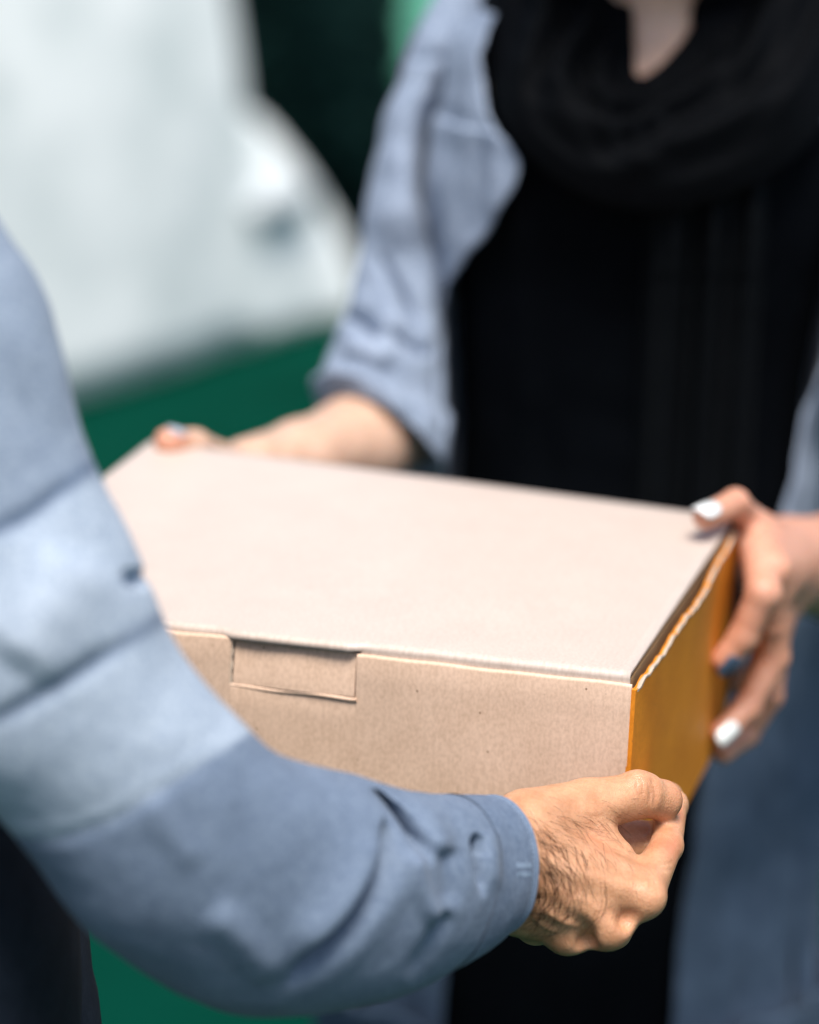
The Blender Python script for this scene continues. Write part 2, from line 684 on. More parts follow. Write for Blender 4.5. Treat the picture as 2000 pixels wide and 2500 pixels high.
# ------------------------------------------------------------------ cardboard box
def solve_lx(px, z=0.0):
    lo, hi = -BW, 0.0
    for _ in range(40):
        mid = (lo + hi) / 2
        if PX(B(mid, 0, z))[0] < px:
            lo = mid
        else:
            hi = mid
    return (lo + hi) / 2


def box_part(name, verts, faces, mat, parent, smooth=False, label=None):
    o = mesh_obj(name, [B(*q) for q in verts], faces, mat, parent, smooth, label)
    a = o.data.attributes.new('boxco', 'FLOAT_VECTOR', 'POINT')
    a.data.foreach_set('vector', np.asarray(verts, np.float32).ravel())
    return o


def slab(us, vs_, fn, th):
    """closed slab over the grid us x vs_; fn(u, v) -> (point, offset direction)"""
    n, m = len(us), len(vs_)
    top, bot = [], []
    for u_ in us:
        for v_ in vs_:
            p, d = fn(u_, v_)
            p = np.array(p, float)
            d = np.array(d, float)
            top.append(p)
            bot.append(p + d * th)
    verts = top + bot
    N = n * m
    F = grid_faces(n, m, wrap=False)
    F += [tuple(N + i for i in q[::-1]) for q in grid_faces(n, m, wrap=False)]
    for i in range(n - 1):
        for j in (0, m - 1):
            a, b = i * m + j, (i + 1) * m + j
            q = (a, b, b + N, a + N)
            F.append(q if j == 0 else q[::-1])
    for j in range(m - 1):
        for i in (0, n - 1):
            a, b = i * m + j, i * m + j + 1
            q = (a, b, b + N, a + N)
            F.append(q[::-1] if i == 0 else q)
    return verts, F


TH = 0.003
root_box = empty('cardboard_box', BA + BX * (-BW / 2) + BY * BD / 2 - BZ * BH,
                 'plain brown corrugated cardboard box held between the two people', 'box')
xl, xr = solve_lx(566), solve_lx(872)

# front panel, split round the lock slot
def front_pt(x, z):
    bow = 0.0012 * math.sin(x * 31 + 1.0) + 0.0008 * math.sin(x * 77)
    return (x, bow * 0.4, z)


def lip(x):
    # the upper edge dips and rises a little like creased board
    k = -0.0040 - 0.0002 * math.sin(x * 60) - 0.0002 * math.sin(x * 131 + 1)
    if x < xl + 0.01:
        k += 0.0022
    return k


FH = 0.0275   # height of the lock flap
zt = -0.0036 - FH
fv_, ff_ = [], []


def front_strip(xs, Lf):
    rr2 = 0.0017
    k0 = len(fv_)
    nn = 0
    for x in xs:
        L = Lf(x)
        zz = [L - rr2 + (-BH - L) * q for q in (1.0, 0.75, 0.5, 0.25, 0.1)]
        row = [(x, 0.0005 * math.sin(x * 31 + 1.0) + 0.0004 * math.sin(x * 45 + z * 60), z) for z in zz]
        row += [(x, row[-1][1] + rr2 - rr2 * math.cos(math.pi * k / 6), L - rr2 + rr2 * math.sin(math.pi * k / 6)) for k in range(7)]
        row += [(x, 2 * rr2 + 0.001, L - rr2 + (-BH - L) * q) for q in (0.3, 1.0)]
        nn = len(row)
        fv_.extend(row)
    for q in grid_faces(len(xs), nn, wrap=True, flip=True):
        ff_.append(tuple(k0 + i for i in q))
    return k0, nn, len(xs)


sl_ = front_strip(np.linspace(-BW + 0.001, xl, 22), lip)
sm_ = front_strip(np.linspace(xl, xr, 22), lambda x: zt - 0.0011)
sr_ = front_strip(np.linspace(xr, -0.0004, 46), lip)
# cut edges of the slot and the outer ends (own corners, so they stay crisp)
for k0, nn, cnt, side_ in ((sl_[0], sl_[1], sl_[2], 'both'), (sr_[0], sr_[1], sr_[2], 'both')):
    for start, rev in ((k0, False), (k0 + nn * (cnt - 1), True)):
        b0 = len(fv_)
        fv_.extend([fv_[start + i] for i in range(nn)])
        t_ = tuple(range(b0, b0 + nn))
        ff_.append(t_[::-1] if rev else t_)
box_part('front_panel', fv_, ff_, M_front, root_box, smooth=True)
# creased fold line: a small raised bead under the flap
bv, bf = [], []
for x in np.linspace(xl - 0.0005, xr + 0.001, 30):
    for k in range(8):
        an = 2 * math.pi * k / 8
        zc = zt - 0.0016 + 0.0004 * math.sin(x * 120)
        bv.append((x, 0.0006 - 0.0013 * math.cos(an), zc + 0.0013 * math.sin(an)))
bf = grid_faces(30, 8)
bf += [tuple(range(8)), tuple(range(29 * 8, 30 * 8))[::-1]]
box_part('fold_crease', bv, bf, M_front, root_box, smooth=True)
# the flap itself leans inwards at its upper edge
def flap(x, q):
    z = zt + q * (FH - 0.0008)
    t = (x - xl) / (xr - xl)
    return (x, -0.0004 + 0.0034 * q ** 1.3 + 0.0006 * math.sin(t * 9), z), (0, 1, 0)


v, f = slab(np.linspace(xl + 0.0016, xr - 0.0008, 22), np.linspace(0, 1, 9), flap, 0.003)
box_part('lock_flap', v, [q[::-1] for q in f], M_front, root_box, smooth=False)
# torn paper along the left cut of the slot
tv, tf = [], []
for i in range(24):
    q = i / 23
    z = zt + q * (FH + 0.001)
    j = 0.0003 * math.sin(i * 0.9) - 0.0005
    for (dx, dy) in ((-0.0006, -0.0004), (0.0012 + j, -0.0003 + 0.0025 * q), (0.0012 + j, 0.003), (-0.0006, 0.003)):
        tv.append((xl + dx, dy, z))
tf = grid_faces(24, 4) + [(0, 1, 2, 3), (95, 94, 93, 92)]
box_part('torn_edge', tv, tf, M_torn, root_box, label='pale torn paper edge beside the lock flap')


# lid with a rolled front edge
def lid_h(x, y):
    u, v_ = -x / BW, y / BD
    return 0.0012 * math.sin(u * 6.0) * math.sin(v_ * 3.1) + 0.0015 * math.sin(math.pi * u) * math.sin(math.pi * v_)


NX, NY = 60, 40
lv, lf = [], []
xs = np.linspace(-BW + 0.001, -0.0022, NX)
for x in xs:
    row = []
    edge = 0.0009 * math.sin(x * 40) + 0.0005 * math.sin(x * 97)
    intuck = xl < x < xr
    y0 = 0.0047 + edge * 0.25 - (0.0036 if intuck else 0)
    # inside of the tuck, up over the fold, across the top
    row.append((x, y0 + 0.006 + 0.03 * intuck, -0.030 + 0.026 * intuck))
    row.append((x, y0 + 0.0012 + 0.008 * intuck, -0.010 + 0.0065 * intuck))
    for k in range(6):
        an = math.pi / 2 * k / 5
        rr_ = 0.0014
        row.append((x, y0 + rr_ - rr_ * math.cos(an), -rr_ - 0.0006 + rr_ * math.sin(an) + 0.0006))
    for y in np.linspace(0.010, BD, NY):
        row.append((x, y, lid_h(x, y)))
    row.append((x, BD, -0.003))
    lv += row
ml = len(row)
lf = grid_faces(NX, ml, wrap=False, flip=False)
o = box_part('lid', lv, lf, M_top, root_box, smooth=True)
so = o.modifiers.new('board', 'SOLIDIFY')
so.thickness = 0.0026
so.offset = -1
# lid's own side flap tucked inside on the right
def lflap(y, q):
    b_ = math.sin(math.pi * min(1, y / BD))
    return (-0.0024 - 0.0006 * q * b_, y, -0.0032 - 0.022 * q), (-1, 0, 0)


v, f = slab(np.linspace(0.006, BD - 0.006, 40), np.linspace(0, 1, 6), lflap, 0.0022)
box_part('side_flap', v, f, M_inner, root_box)


# right side panel: bowed outwards at its upper edge, edge torn and wavy
def bow(y, z):
    v_ = y / BD
    s = math.sin(math.pi * min(1, max(0, v_)) ** 0.9)
    k = math.exp(z / 0.05)
    return 0.0052 * s * k + 0.0007 * math.sin(y * 40) * k


def ztop(y):
    v_ = y / BD
    return -0.0062 + 0.0008 * math.sin(y * 55 + 0.6) + 0.0006 * math.sin(y * 140) + 0.0006 * math.sin(y * 310 + 1) - 0.003 * math.exp(-((v_ - 0.02) / 0.03) ** 2) + 0.004 * v_


def side_pt(y, q):
    zt_ = ztop(y)
    z = -BH + (zt_ + BH) * q
    return (0.0004 + bow(y, z) + 0.0018, y, z), (-1, 0, 0)


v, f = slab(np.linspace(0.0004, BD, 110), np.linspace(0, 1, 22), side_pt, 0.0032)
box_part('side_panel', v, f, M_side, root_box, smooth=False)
# exposed fluting along the torn edge
tv = []
NT = 160
for i in range(NT):
    y = 0.004 + (BD - 0.008) * i / (NT - 1)
    zt_ = ztop(y)
    x0 = 0.0022 + bow(y, zt_)
    j = 0.0011 * mnoise.noise(Vector((i * 0.21, 0.3, 1.7))) + 0.0005 * mnoise.noise(Vector((i * 0.7, 4.3, 0.7)))
    for (dx, dz) in ((0.0002, -0.0012 - 0.8 * abs(j)), (0.0003, 0.0001 + j * .4), (-0.0006, 0.0003 + j * .8), (-0.0016 - j, 0.0001), (-0.0018, -0.002)):
        tv.append((x0 + dx, y, zt_ + dz))
box_part('torn_edge', tv, grid_faces(NT, 5) + [(0, 1, 2, 3, 4), tuple(range(5 * NT - 5, 5 * NT))[::-1]], M_torn, root_box,
         label='pale torn corrugated edge along the side panel')
# back, left and bottom board
v, f = slab(np.linspace(-BW, 0, 6), np.linspace(-BH, -0.004, 5), lambda x, z: ((x, BD - 0.0035, z), (0, 1, 0)), TH)
box_part('back_panel', v, f, M_front, root_box)
v, f = slab(np.linspace(0.001, BD - 0.004, 6), np.linspace(-BH, -0.004, 5), lambda y, z: ((-BW, y, z), (1, 0, 0)), TH)
box_part('side_panel', v, f, M_front, root_box)
v, f = slab(np.linspace(-BW, 0.001, 8), np.linspace(0.0, BD, 8), lambda x, y: ((x, y, -BH - 0.0004), (0, 0, -1)), TH)
box_part('bottom_panel', v, f, M_inner, root_box)


# ------------------------------------------------------------------ lofted cloth tubes
def sleeve(stations, n, m, ratio=0.8, folds=(), noise=(), seedv=1.0, end_in=True, steps=None):
    """stations: (ix, iy, ox, oy, depth). Returns verts, faces, wear"""
    S = catmull([(a, b, c_, d_, e) for a, b, c_, d_, e in stations], n)
    PI = np.array([U(s[0], s[1], s[4]) for s in S])
    PO = np.array([U(s[2], s[3], s[4]) for s in S])
    C = (PI + PO) / 2
    E1 = (PI - PO) / 2
    T = np.gradient(C, axis=0)
    T /= np.linalg.norm(T, axis=1)[:, None]
    # rings lean with the path in depth
    lean = (T @ FWD)[:, None]
    E2 = np.cross(T, E1)
    E2 /= np.linalg.norm(E2, axis=1)[:, None]
    E2 *= (np.linalg.norm(E1, axis=1) * ratio)[:, None]
    if (E2[n // 2] @ FWD) > 0:
        E2 = -E2
    ph = np.arange(m) * 2 * math.pi / m
    P = C[:, None, :] + E1[:, None, :] * np.cos(ph)[None, :, None] + E2[:, None, :] * np.sin(ph)[None, :, None]
    Nn = (E1 / np.linalg.norm(E1, axis=1)[:, None])[:, None, :] * (np.cos(ph) * ratio)[None, :, None] + \
        (E2 / np.linalg.norm(E2, axis=1)[:, None])[:, None, :] * np.sin(ph)[None, :, None]
    Nn /= np.linalg.norm(Nn, axis=2)[..., None]
    near = np.clip((np.sin(ph) + 0.35) / 0.5, 0, 1)[None, :]
    flat = P.reshape(-1, 3)
    X, Y = PX(flat)
    X = X.reshape(n, m)
    Y = Y.reshape(n, m)
    D = np.zeros((n, m))
    DC = np.zeros((n, m))
    for fd in folds:
        pts, wd, amp = fd[:3]
        mode = fd[3] if len(fd) > 3 else 'soft'
        d, s, t = polydist(X, Y, catmull(pts, 24))
        fade = np.clip(np.minimum(t, 1 - t) * 4, 0, 1)
        fade = fade * fade * (3 - 2 * fade)
        if mode == 'step':
            w2 = fd[4]
            g = np.where(s > 0, amp * np.exp(-(d / w2) ** 2), amp * np.exp(-(d / w2) ** 2) - amp * 1.9 * (1 - np.exp(-(d / (wd * 0.35)) ** 2)) * np.exp(-(d / wd) ** 2))
        elif mode == 'crease':
            # a tight pleat: deep narrow valley, cloth swelling over it from one side
            sw = fd[4] if len(fd) > 4 else 1
            g = amp * np.exp(-d / wd) - 0.22 * amp * np.exp(-((d - 3.2 * wd) / (3.0 * wd)) ** 2) * np.where(s * sw > 0, 1.0, 0.35)
        else:      # soft and seam
            g = amp * np.exp(-(d / wd) ** 2)
        if mode in ('crease', 'seam'):
            DC += g * np.clip(np.sin(ph) * 3, 0, 1)[None, :] * fade / 1000
        else:
            D += g * near * fade / 1000
    for sc, amp, sd_ in noise:
        D += amp / 1000 * fbm(flat, sc, 3, sd_).reshape(n, m)
    E2h = E2 / np.linalg.norm(E2, axis=1)[:, None]
    P = P + Nn * D[..., None] + E2h[:, None, :] * DC[..., None]
    verts = list(P.reshape(-1, 3))
    faces = grid_faces(n, m)
    wear = np.clip(D.ravel() * 25, 0, 0.35)
    return P, C, verts, faces, wear


def fix_normals(o):
    bm = bmesh.new()
    bm.from_mesh(o.data)
    bmesh.ops.recalc_face_normals(bm, faces=bm.faces)
    bm.to_mesh(o.data)
    bm.free()


def tube_with_rim(P, C, wear, start=0, inner=0.93, deep=8, thick=0.0022):
    """closes the far end of a tube as a hem turned inwards"""
    n, m, _ = P.shape
    rows = [P[i] for i in range(start, n)]
    wr = list(np.asarray(wear).reshape(n, m)[start:])
    rows.append(P[-1] + (P[-1] - P[-2]) * 0.25 + (C[-1] - P[-1]) * thick * 0.4 / np.linalg.norm(C[-1] - P[-1], axis=1)[:, None])
    wr.append(np.full(m, 0.45))
    for k in range(deep):
        i = n - 1 - k
        rows.append(P[i] + (C[i] - P[i]) * (1 - inner))
        wr.append(np.zeros(m))
    vv = [p for r_ in rows for p in r_]
    return vv, grid_faces(len(rows), m), np.concatenate(wr)


# ================================================================== person gripping the front corner
man = empty('person', (-0.36, 1.40, 0), 'person in a faded denim shirt whose hairy hand grips the box corner', 'person')

st = [(-170, 330, -760, 640, 1.36), (-20, 520, -660, 850, 1.36), (125, 745, -570, 1060, 1.365), (212, 1043, -480, 1340, 1.37),
      (330, 1330, -350, 1600, 1.375), (425, 1562, -180, 1830, 1.385), (575, 1745, 0, 1985, 1.40),
      (697, 1860, 181, 2222, 1.42), (820, 1912, 331, 2342, 1.445), (930, 1925, 500, 2432, 1.475),
      (1015, 1936, 720, 2452, 1.50), (1080, 1941, 900, 2425, 1.525), (1140, 1943, 1050, 2372, 1.55),
      (1180, 1945, 1150, 2325, 1.57), (1213, 1950, 1222, 2272, 1.585)]
folds = [
    ([(868, 1900), (935, 1948), (990, 2003), (1022, 2058), (1052, 2118)], 12, -30, 'crease', -1),
    ([(940, 1985), (948, 2060), (925, 2140), (868, 2235), (790, 2315), (690, 2410)], 14, -36, 'crease', 1),
    ([(1160, 2030), (1172, 2065), (1178, 2110), (1186, 2200)], 8, -12, 'crease', -1),
    ([(1166, 2040), (1172, 2066), (1176, 2095)], 12, -10),
    ([(1098, 2060), (1092, 2130), (1100, 2220)], 26, -3.5),
    ([(1000, 2060), (1012, 2130), (1040, 2210), (1080, 2270)], 22, 5),
    ([(1090, 2215), (1060, 2290), (990, 2400)], 22, -4.5),
    ([(500, 2210), (590, 2290), (690, 2405)], 44, 4.5),
    ([(350, 1930), (410, 2020), (490, 2130)], 38, 2.2),
    ([(-60, 1320), (60, 1265), (130, 1215), (200, 1160)], 24, -2.5, 'seam'),
    ([(-80, 1795), (60, 1720), (150, 1668), (241, 1610), (365, 1530)], 24, -3, 'seam'),
    ([(337, 1385), (337, 1410), (333, 1440)], 24, -10),
    ([(220, 1330), (120, 1500), (20, 1640)], 110, 6),
    ([(-60, 2010), (40, 2038), (130, 2045), (271, 2000), (392, 1925), (482, 1869), (600, 1795)], 80, 0.8, 'step', 100),
    ([(-60, 2014), (40, 2042), (130, 2049), (271, 2004), (392, 1929), (482, 1873), (600, 1799)], 20, -2, 'seam'),
]
NS, MS = 560, 380
KC, KB = int(NS * 0.86), int(NS * 0.845)
P, C, sv, sf, wear = sleeve(st, NS, MS, 0.78, folds, [(6, 4.0, 3.1), (26, 0.9, 9.2)], 1.0)
XS, YS = PX(P.reshape(-1, 3))


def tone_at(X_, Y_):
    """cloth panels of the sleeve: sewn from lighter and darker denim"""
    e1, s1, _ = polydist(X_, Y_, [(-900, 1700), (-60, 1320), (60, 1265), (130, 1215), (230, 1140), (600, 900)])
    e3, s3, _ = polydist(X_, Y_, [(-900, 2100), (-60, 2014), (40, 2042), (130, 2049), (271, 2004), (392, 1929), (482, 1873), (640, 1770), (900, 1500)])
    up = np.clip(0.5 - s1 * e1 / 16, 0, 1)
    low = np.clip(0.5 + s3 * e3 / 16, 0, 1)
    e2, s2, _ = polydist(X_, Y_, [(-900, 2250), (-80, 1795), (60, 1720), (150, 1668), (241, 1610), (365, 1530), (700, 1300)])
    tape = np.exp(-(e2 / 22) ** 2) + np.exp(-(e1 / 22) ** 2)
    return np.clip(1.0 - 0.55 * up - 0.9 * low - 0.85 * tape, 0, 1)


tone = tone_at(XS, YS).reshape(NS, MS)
vv, ff, ww = tube_with_rim(P[:KC], C[:KC], wear.reshape(NS, MS)[:KC].ravel())
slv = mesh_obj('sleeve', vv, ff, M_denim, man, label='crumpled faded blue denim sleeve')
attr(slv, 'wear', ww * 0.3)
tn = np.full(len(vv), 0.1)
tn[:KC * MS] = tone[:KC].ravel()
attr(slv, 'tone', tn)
fix_normals(slv)
# cuff band: a touch proud of the sleeve
Pc = P[KB:].copy()
Cc = C[KB:]
dirs = Pc - Cc[:, None, :]
dl = np.linalg.norm(dirs, axis=2)[..., None]
Pc = Pc + dirs / dl * 0.0007
n_c = len(Pc)
kz = np.linspace(0, 1, n_c)
Pc = Pc + dirs / dl * (0.0010 * np.exp(-((kz - 0.94) / 0.05) ** 2) - 0.0008 * np.exp(-((kz - 0.86) / 0.03) ** 2))[:, None, None]
wc = np.zeros((n_c, MS)) + (0.30 * np.exp(-((kz - 0.97) / 0.05) ** 2))[:, None]
vv, ff, ww = tube_with_rim(Pc, Cc, wc.ravel(), inner=0.955, deep=n_c - 1)
# cuff needs its starting edge closed towards the sleeve
cuff = mesh_obj('cuff', vv, ff, M_denim, slv, label='stitched denim cuff with frayed pale rim')
attr(cuff, 'wear', ww)
fix_normals(cuff)

# stitched buttonhole on the cuff
def stitches(path, parent, name, L, r_, step, mat):
    vvs, ffs = [], []
    for i in range(0, len(path) - 1, step):
        a = path[i]
        b = path[min(i + max(1, step // 2), len(path) - 1)]
        d = b - a
        if np.linalg.norm(d) < 1e-6:
            continue
        d /= np.linalg.norm(d)
        s1 = np.cross(d, FWD)
        s1 /= np.linalg.norm(s1)
        s2 = np.cross(d, s1)
        k = len(vvs)
        for t, rr2 in ((0, 0.2), (0.25, 1), (0.75, 1), (1, 0.2)):
            cc = a + (b - a) * t
            for j in range(5):
                an = j * 2 * math.pi / 5
                vvs.append(cc + (s1 * math.cos(an) + s2 * math.sin(an)) * r_ * rr2)
        ffs += [tuple(x + k for x in q) for q in grid_faces(4, 5)]
    return mesh_obj(name, vvs, ffs, mat, parent)


M_thread = mat_plain('blue_thread', (0.27, 0.35, 0.46), 0.8, 0.2)
ring = Pc[int(n_c * 0.80)]
stitches(np.array([p for p in catmull(ring, 420, True)]), cuff, 'stitching', 0.002, 0.00035, 4, M_thread)

# stitched buttonhole on the cuff
Xc, Yc = PX(Pc.reshape(-1, 3))
flatc = Pc.reshape(-1, 3)
nearm = np.tile(np.sin(np.arange(MS) * 2 * math.pi / MS) > 0, n_c)


def on_cuff(px_, py_):
    dd_ = (Xc - px_) ** 2 + (Yc - py_) ** 2 + np.where(nearm, 0, 1e6)
    return flatc[int(np.argmin(dd_))]


hole = []
for k in range(15):
    q = k / 14
    for yy_ in (2112, 2134):
        hole.append((on_cuff(1262 + 34 * q, yy_ - 6), on_cuff(1264 + 34 * q, yy_ + 6)))
bvs, bfs = [], []
for a_, b_ in hole:
    d_ = b_ - a_
    L_ = np.linalg.norm(d_)
    if L_ < 1e-5:
        continue
    d_ /= L_
    s1 = np.cross(d_, FWD)
    s1 /= np.linalg.norm(s1)
    k0 = len(bvs)
    for t_ in (0, .5, 1):
        for dx_, dz_ in ((-.0003, 0), (0, -.0004), (.0003, 0), (0, .0003)):
            bvs.append(a_ + (b_ - a_) * t_ + s1 * dx_ + FWD * (dz_ - .0003))
    bfs += [tuple(x_ + k0 for x_ in q_) for q_ in grid_faces(3, 4)]
mesh_obj('buttonhole', bvs, bfs, M_thread, cuff, label='pale stitched buttonhole')

# ---- hand and forearm
J = lambda px, py, d: U(px, py, d)
wrist = J(1238, 2108, 1.600)
fore = J(1000, 2160, 1.530)
mcp_i, mcp_m, mcp_r, mcp_p = J(1566, 2180, 1.612), J(1482, 2258, 1.606), J(1383, 2272, 1.612), J(1308, 2255, 1.632)
th_b, th_m, th_i, th_t = J(1290, 2003, 1.612), J(1432, 1968, 1.638), J(1562, 1942, 1.652), J(1616, 1953, 1.664)
fing = [
    # index rises beside the side panel, then hooks onto it
    [(mcp_i, .0132), (J(1628, 2065, 1.655), .0092), (J(1642, 1965, 1.700), .0088), (J(1632, 1945, 1.725), .0080), (J(1605, 1940, 1.738), .0072)],
    [(mcp_m, .0130), (J(1498, 2272, 1.648), .0100), (J(1500, 2262, 1.690), .0090), (J(1490, 2245, 1.730), .0082)],
    [(mcp_r, .0122), (J(1396, 2272, 1.652), .0098), (J(1400, 2255, 1.700), .0088), (J(1390, 2235, 1.735), .0080)],
    [(mcp_p, .0110), (J(1318, 2250, 1.668), .0090), (J(1322, 2238, 1.712), .0080), (J(1315, 2220, 1.738), .0075)],
]
wdir = (mcp_m - wrist)
wdir /= np.linalg.norm(wdir)
WA = np.array([U(1244, 2000, 1.6) - wrist])[0]
WA /= np.linalg.norm(WA)
WB = np.cross(wdir, WA)
WB /= np.linalg.norm(WB)
WA = np.cross(WB, wdir)


def flat_cone(Pt, a, b, r1, r2, up, flat):
    """round cone squashed across `up x axis`"""
    ax = b - a
    L = np.linalg.norm(ax)
    ax = ax / L
    upv = up - ax * (up @ ax)
    upv /= np.linalg.norm(upv)
    nb = np.cross(ax, upv)
    q = Pt - a
    x = q @ ax.astype(np.float32)
    y = q @ upv.astype(np.float32)
    z = (q @ nb.astype(np.float32)) / flat
    h = np.clip(x / L, 0, 1)
    return (np.sqrt((x - h * L) ** 2 + y * y + z * z) - (r1 + (r2 - r1) * h)) * min(1, flat ** 0.5)


def man_hand(Pt):
    palm = flat_cone(Pt, fore, wrist, .036, .0335, WA, 0.72)
    palm = smin(palm, cone(Pt, J(1268, 2062, 1.608), mcp_i, .0220, .0125), .016)
    palm = smin(palm, cone(Pt, J(1262, 2115, 1.604), mcp_m, .0225, .0125), .018)
    palm = smin(palm, cone(Pt, J(1260, 2165, 1.606), mcp_r, .0205, .0118), .016)
    palm = smin(palm, cone(Pt, J(1262, 2195, 1.615), mcp_p, .0180, .0110), .014)
    palm = smin(palm, cone(Pt, J(1330, 2090, 1.626), J(1490, 2130, 1.632), .0235, .0150), .012)
    thumb = chain(Pt, [(th_b, .0180), (th_m, .0155), (th_i, .0133)], .004)
    thumb = smin(thumb, cone(Pt, th_i, th_t, .0120, .0122), .003)
    thumb = smin(thumb, cone(Pt, J(1556, 1918, 1.648), J(1580, 1925, 1.652), .0085, .0075), .006)
    palm = smin(palm, thumb, .011)
    palm = smin(palm, cone(Pt, J(1370, 2150, 1.600), J(1500, 2212, 1.606), .0180, .0120), .012)
    palm = smin(palm, cone(Pt, J(1330, 2195, 1.606), J(1420, 2245, 1.610), .0160, .0115), .012)
    # ball of the thumb seen through the grip
    palm = smin(palm, cone(Pt, J(1480, 2085, 1.668), J(1588, 2075, 1.676), .0125, .0085), .004)
    palm = smin(palm, cone(Pt, J(1500, 2035, 1.676), J(1600, 2040, 1.690), .0110, .0080), .004)
    # web between thumb and index
    palm = smin(palm, cone(Pt, J(1420, 2020, 1.632), J(1505, 2085, 1.630), .0140, .0085), .010)
    d = palm
    F = None
    for fg in fing:
        c_ = chain(Pt, fg, .004)
        F = c_ if F is None else smin(F, c_, .0012)
    d = smin(d, F, .006)
    # knuckle caps
    for c_, r_ in ((J(1578, 2195, 1.604), .0098), (J(1486, 2272, 1.598), .0098), (J(1384, 2284, 1.604), .0092)):
        d = smin(d, np.sqrt(((Pt - c_.astype(np.float32)) ** 2).sum(-1)) - r_, .007)
    # tendons and veins: low ridges
    for pts, r_ in (
        ([J(1290, 2095, 1.580), J(1430, 2140, 1.589), J(1560, 2178, 1.600)], .0040),
        ([J(1300, 2150, 1.580), J(1390, 2200, 1.587), J(1478, 2252, 1.594)], .0042),
        ([J(1290, 2190, 1.585), J(1340, 2240, 1.594), J(1382, 2275, 1.602)], .0040),
        ([J(1330, 2215, 1.584), J(1385, 2245, 1.590), J(1420, 2285, 1.598)], .0026),
        ([J(1290, 2025, 1.592), J(1400, 1995, 1.617), J(1520, 1958, 1.637)], .0042),
    ):
        rid = chain(Pt, [(p_, r_) for p_ in pts], .002)
        d = smin(d, rid, .0065)
    # hollows between the knuckles, and the crease at the thumb joint
    for a, b, r_ in ((J(1530, 2245, 1.594), J(1500, 2200, 1.578), .0055), (J(1432, 2300, 1.597), J(1410, 2245, 1.578), .0055),
                     (J(1608, 1905, 1.640), J(1600, 1985, 1.636), .0016)):
        d = smax(d, -cone(Pt, a, b, r_, r_ * 0.6), .006)
    return d


lo = U(1100, 2400, 1.66)
hi = U(1720, 1850, 1.66)
mn = np.minimum(lo, hi) - 0.012
mx = np.maximum(lo, hi) + 0.012
mn[1], mx[1] = 1.40, 1.68
hv, hf = surface_nets(man_hand, mn, mx, 0.00095)
# skin creases at the thumb joint, wrist and knuckles
_me = bpy.data.meshes.new('tmp')
_me.from_pydata([tuple(map(float, q)) for q in hv], [], [tuple(map(int, q)) for q in hf])
_nv = np.zeros(len(hv) * 3, np.float32)
_me.vertex_normals.foreach_get('vector', _nv)
_nv = _nv.reshape(-1, 3)
bpy.data.meshes.remove(_me)
if ((_nv * (hv - hv.mean(0))).sum(1)).mean() < 0:
    _nv = -_nv
hx, hy = PX(hv)
front_ = np.clip(-(_nv @ FWD) * 2, 0, 1)
dsp = np.zeros(len(hv))
for pts_, wd_, am_ in (
    ([(1576, 1893), (1588, 1925), (1586, 1965)], 5, .7), ([(1590, 1897), (1600, 1930), (1599, 1975)], 5, .9), ([(1562, 1890), (1570, 1918), (1570, 1945)], 5, .5),
    ([(1550, 1888), (1556, 1908), (1556, 1930)], 5, .4), ([(1244, 1945), (1285, 1975), (1306, 2010)], 6, .8), ([(1500, 2010), (1528, 2030), (1545, 2045)], 5, .6),
    ([(1480, 2025), (1510, 2050), (1535, 2075)], 6, .6), ([(1585, 2110), (1598, 2135), (1600, 2165)], 5, .6), ([(1570, 2110), (1586, 2140), (1588, 2170)], 5, .5),
    ([(1600, 2112), (1625, 2110), (1645, 2105)], 5, .6), ([(1598, 2124), (1622, 2124), (1642, 2122)], 5, .5),
    ([(1420, 1985), (1450, 1995), (1480, 1990)], 6, .4), ([(1330, 2222), (1375, 2250), (1420, 2262)], 8, -.9), ([(1390, 2190), (1430, 2200), (1470, 2230)], 8, -.5),
    ([(1450, 2110), (1500, 2120), (1545, 2150)], 9, -.5), ([(1300, 2235), (1330, 2262), (1365, 2275)], 7, -.7)):
    dd_, _, tt_ = polydist(hx, hy, catmull(pts_, 10))
    dsp -= am_ * np.exp(-(dd_ / wd_) ** 2) * np.clip(np.minimum(tt_, 1 - tt_) * 5 + .15, 0, 1) / 1000
hv = hv + _nv * (dsp * front_)[:, None]


def near(Vx, pts, rad):
    t = np.zeros(len(Vx))
    for p_, a in pts:
        t = np.maximum(t, a * np.exp(-(((Vx - p_) ** 2).sum(1)) / rad ** 2))
    return t


def coarse_body(fn, lo, hi, h):
    return surface_nets(fn, np.array(lo, float), np.array(hi, float), h)


def join_parts(parts):
    vs_, fs_ = [], []
    k = 0
    for v_, f_ in parts:
        vs_.append(np.asarray(v_))
        fs_.append(np.asarray(f_) + k)
        k += len(v_)
    return np.concatenate(vs_), np.concatenate(fs_)


